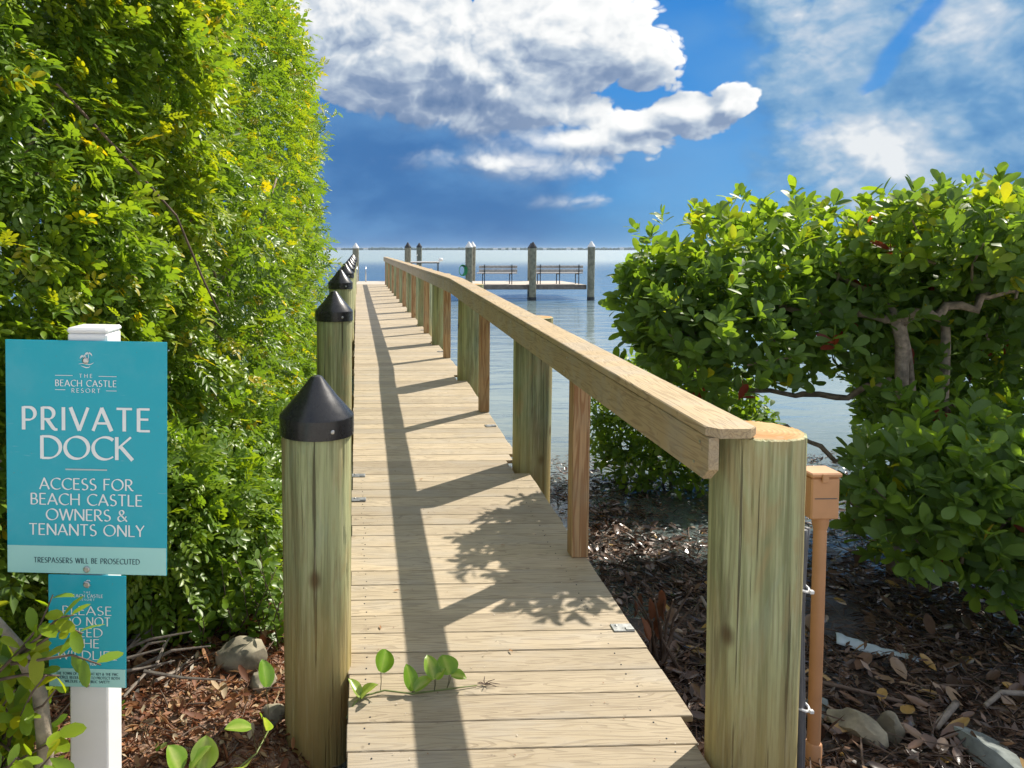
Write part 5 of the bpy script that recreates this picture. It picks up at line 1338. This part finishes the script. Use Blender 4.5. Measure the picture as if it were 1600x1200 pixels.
def back_mangrove():
    O = np.array([2.7, 6.6, 0.0]); t = thing('mangrove_shrub', 'lower leafy mangrove clump at the water edge seen under the handrail', 'mangrove', tuple(O))
    tpl = [leaf_tpl(1.0, .46, .16, .10, True, 'oval'), leaf_tpl(1.0, .50, .22, .2, True, 'ob')]
    N = 1250; d = rdir(N); P = np.array([2.72, 6.35, .52]) + d * np.array([.82, .55, .68]) * (1 - np.abs(rng.normal(0, .3, N)))[:, None].clip(.1, 1.05)
    ok = P[:, 2] > .05; P, d = P[ok], d[ok]
    lp = np.repeat(P, 6, 0) + rng.normal(0, .02, (len(P) * 6, 3)); n = len(lp); dd = np.repeat(d, 6, 0) * .4 + rdir(n) + np.array([0, 0, .3])
    R = frame(dd, rdir(n) * .6 + np.array([0, 0, 1])); s = rng.uniform(.05, .095, n); ti = np.clip(rng.uniform(0, .85, n), 0, .9); w = rng.integers(0, 2, n)
    lab = np.zeros(n, bool); pick = np.argsort(np.where((lp[:, 0] / lp[:, 1] < .47), lp[:, 1], 99))[:220]; lab[pick] = True
    sc = Scatter()
    for k in range(2): q = (w == k) & ~lab; sc.add(tpl[k], lp[q] - O, R[q], s[q], ti[q])
    tag(sc.build('foliage', M['mangrove'], t), kind='stuff')
    meshes = {}
    for i in pick:
        key = (int(w[i]), int(ti[i] * 8.99))
        if key not in meshes: meshes[key] = tinted_mesh('leaf', *tpl[key[0]], M['mangrove'], (key[1] + .5) / 9)
        ob = bpy.data.objects.new('leaf', meshes[key]); link(ob, t); ob.matrix_local = Matrix.Translation(Vector(lp[i] - O)) @ Matrix(R[i].tolist()).to_4x4() @ Matrix.Scale(float(s[i]), 4)
    rnd = random.Random(3)
    for k in range(6):
        b = MB(); tree_branch(b, (rnd.uniform(-.3, .6), rnd.uniform(-.2, .2), -.1), (rnd.uniform(-.5, .5), rnd.uniform(-.3, .2), 1), .5, .014, 2, rnd, .1, .7, 4); b.build('stem', M['bark'], t)
back_mangrove()

# ------------------------------------------------------------------ litter
def litter():
    # dry red-brown litter under the hedge
    s = Scatter(); N = 36000
    x = rng.uniform(-2.6, .05, N); y = 1.5 + rng.power(1.0, N) * 3.2; z = ground_z(x, y) + rng.exponential(.010, N)
    d = rdir(N); d[:, 2] *= .28; n = rdir(N) * .55 + np.array([0, 0, 1])
    k = rng.uniform(size=N); needle = leaf_tpl(.055, .0045, .2, .2, False); small = leaf_tpl(.036, .014, .5, -.3, False); big = leaf_tpl(.055, .024, .5, -.35, True, 'oval')
    P = np.stack([x, y, z], -1); R = frame(d, n); S = rng.uniform(.6, 1.5, N); ti = np.clip(rng.beta(2.0, 2.2, N) * .9 + (rng.uniform(size=N) < .08) * .3, 0, .98)
    for tp, lo, hi in ((needle, 0, .62), (small, .62, .95), (big, .95, 1.01)): q = (k >= lo) & (k < hi); s.add(tp, P[q], R[q], S[q], ti[q])
    tag(s.build('dry_litter', M['dryleaf']), 'sunlit red-brown dry leaf and needle litter under the hedge', 'leaf litter', kind='stuff')
    # dark wet litter and wrack on the right
    s = Scatter(); N = 78000
    y = 1.0 + rng.power(1.0, N) * 6.2; x = rng.uniform(1.15, 1.3, N) + rng.power(.75, N) * (1.6 + y * .95) * (1 + .25 * rng.uniform(-1, 1, N))
    zg = ground_z(x, y); z = np.maximum(zg, .003) + rng.exponential(.010, N) * np.where(zg > .004, 1, .5)
    keep = (zg > -.012) | (rng.uniform(size=N) < .35); keep &= (fbm(x * 2.0, y * 2.0, 77) > .42) | (y < 3.3)
    keep &= rng.uniform(size=N) < np.interp(y, [1.0, 1.8], [.15, 1])
    x, y, z = x[keep], y[keep], z[keep]; N = len(x)
    d = rdir(N); d[:, 2] *= .22; n = rdir(N) * .45 + np.array([0, 0, 1]); k = rng.uniform(size=N)
    strand = leaf_tpl(.10, .004, .2, .1, False); small = leaf_tpl(.045, .018, .4, -.3, False); big = leaf_tpl(.085, .036, .4, -.25, True, 'oval')
    P = np.stack([x, y, z], -1); R = frame(d, n); S = rng.uniform(.55, 1.35, N); ti = np.clip(rng.beta(1.6, 2.6, N) + (rng.uniform(size=N) < .05) * .35, 0, .99)
    for tp, lo, hi in ((strand, 0, .60), (small, .60, .95), (big, .95, 1.01)): q = (k >= lo) & (k < hi); s.add(tp, P[q], R[q], S[q], ti[q])
    # pale floating wrack where the water laps in
    N = 15000; y = rng.uniform(3.5, 7.4, N); x = 1.2 + rng.uniform(0, 1, N) * (.6 + y * .42); keep = fbm(x * 3.0, y * 3.0, 41) > rng.uniform(.36, .56, N); x, y = x[keep], y[keep]; N = len(x)
    z = np.maximum(ground_z(x, y), .002) + rng.exponential(.004, N); d = rdir(N); d[:, 2] *= .12; n = rdir(N) * .5 + np.array([0, 0, 1]); P = np.stack([x, y, z], -1); R = frame(d, n)
    q = rng.uniform(size=N) < .6; ti = np.clip(rng.uniform(.5, 1.0, N), 0, .93)
    s.add(leaf_tpl(.06, .004, .3, .1, False), P[q], R[q], rng.uniform(.5, 1.4, q.sum()), ti[q]); s.add(leaf_tpl(.024, .011, .4, -.2, False), P[~q], R[~q], rng.uniform(.5, 1.4, (~q).sum()), ti[~q])
    tag(s.build('wet_litter', M['wetleaf']), 'dark wet leaf litter and seaweed strands along the muddy shore', 'leaf litter', kind='stuff')
    b = MB(); r = random.Random(17)
    for i in range(760):
        right = i % 10 < 7
        yy = r.uniform(1.9, 5.2) if right else r.uniform(2.0, 4.0); xx = r.uniform(1.35, 1.3 + yy * .5) if right else r.uniform(-2.0, -.35)
        a = r.uniform(0, 6.28); L = r.uniform(.06, .30); p = Vector(gpt(xx, yy, r.uniform(.004, .03))); p.z = max(p.z, .006)
        q = p + Vector((math.cos(a) * L, math.sin(a) * L, r.uniform(-.01, .035))); rr = r.uniform(.0015, .0048)
        b.tube([p, (p + q) / 2 + Vector((r.gauss(0, .01), r.gauss(0, .01), .006)), q], [rr, rr * .9, rr * .6], 5)
    tag(b.build('fallen_twig_litter', M['twig']), 'scattered fallen twigs in the shore litter', 'twigs', kind='stuff')
    # large separate dead leaves: pieces of the ground
    me = [tinted_mesh('dead_leaf', *leaf_tpl(.11, .05, .35, -.22, True, 'oval'), M['wetleaf'], t_) for t_ in (.55, .7, .8, .9, .98)] 
    me2 = [tinted_mesh('dead_leaf', *leaf_tpl(.055, .022, .5, -.35, True, 'oval'), M['dryleaf'], t_) for t_ in (.2, .35, .5, .7, .85)]
    for i in range(240):
        if i < 150:
            yy = r.uniform(2.0, 4.6); xx = r.uniform(1.45, 1.4 + yy * .46); m = r.choice(me)
        else:
            yy = r.uniform(2.2, 3.6); xx = r.uniform(-1.45, -.35); m = r.choice(me2)
        o = place('dead_leaf', m, ground, (xx, yy, max(float(ground_z(xx, yy)), .003) + r.uniform(.010, .028)), (r.gauss(0, .25), r.gauss(0, .25), r.uniform(0, 6.28)), r.uniform(.7, 1.25))
    # drooping bunch of reddish seedlings and bare twigs at the deck edge
    t = thing('dead_seedling', 'drooping dry reddish seedling with bare twigs at the deck edge', 'dead plant', (1.42, 3.45, .05))
    b = MB()
    for k in range(9):
        a = r.uniform(0, 6.28); h = r.uniform(.18, .42); b.tube([(r.gauss(0, .03), r.gauss(0, .04), -.03), (.05 * math.cos(a), .05 * math.sin(a), h * .6), (.13 * math.cos(a), .12 * math.sin(a), h)], [.008, .006, .003], 6)
    b.build('stem', M['twig'], t)
    lm = [tinted_mesh('leaf', *leaf_tpl(.12, .04, .7, .25, True, 'oval'), M['dryleaf'], v) for v in (.12, .22, .32)]
    for k in range(12): 
        o = place('leaf', r.choice(lm), t, (r.gauss(-.03, .03), r.gauss(0, .04), r.uniform(.24, .40)), (r.gauss(0, .4), rad(75) + r.gauss(0, .25), r.uniform(0, 6.28)), r.uniform(.6, 1.0))
    # pale crumbs of shell and dirt on the planks
    s = Scatter(); N = 260
    x = rng.uniform(.0, 1.15, N); y = rng.uniform(1.8, 8.5, N); z = np.array([deck_z(v) for v in y]) + .0022
    d = rdir(N); d[:, 2] *= .1; s.add(leaf_tpl(.007, .004, .5, -.2, False), np.stack([x, y, z], -1), frame(d, np.tile([0., 0, 1], (N, 1)) + rdir(N) * .2), rng.uniform(.4, 1.5, N), rng.choice([.2, .45, .97, .98, .99], N))
    tag(s.build('deck_crumb', M['dryleaf'], dock), kind='stuff')
    # a few fallen bits on the deck
    fm = tinted_mesh('fallen_leaf', *leaf_tpl(.035, .012, .4, -.2, True, 'oval'), M['dryleaf'], .62)
    for i, (x_, y_) in enumerate(((.17, 3.56), (.10, 3.22), (.80, 4.05), (.62, 3.05), (.42, 5.1))):
        tag(place('fallen_leaf', fm, None, (x_, y_, deck_z(y_) + .006), (.1, .1, i * 1.7), .8), 'little dry yellow leaf lying on the deck planks', 'leaf', 'fallen leaves on the deck')
litter()

# ------------------------------------------------------------------ haze over the bay
def haze():
    b = MB().box(-9500, 9500, -120, 14500, -4.2, 16); m, T, out = mat('haze')
    v = T.node('ShaderNodeVolumePrincipled'); v.inputs['Color'].default_value = (0.62, 0.78, 0.95, 1); v.inputs['Density'].default_value = 0.00012; v.inputs['Anisotropy'].default_value = 0.2
    T.l.new(v.outputs[0], out.inputs['Volume']); o = b.build('haze', m); tag(o, 'thin pale haze over the bay', 'haze', kind='stuff')
haze()
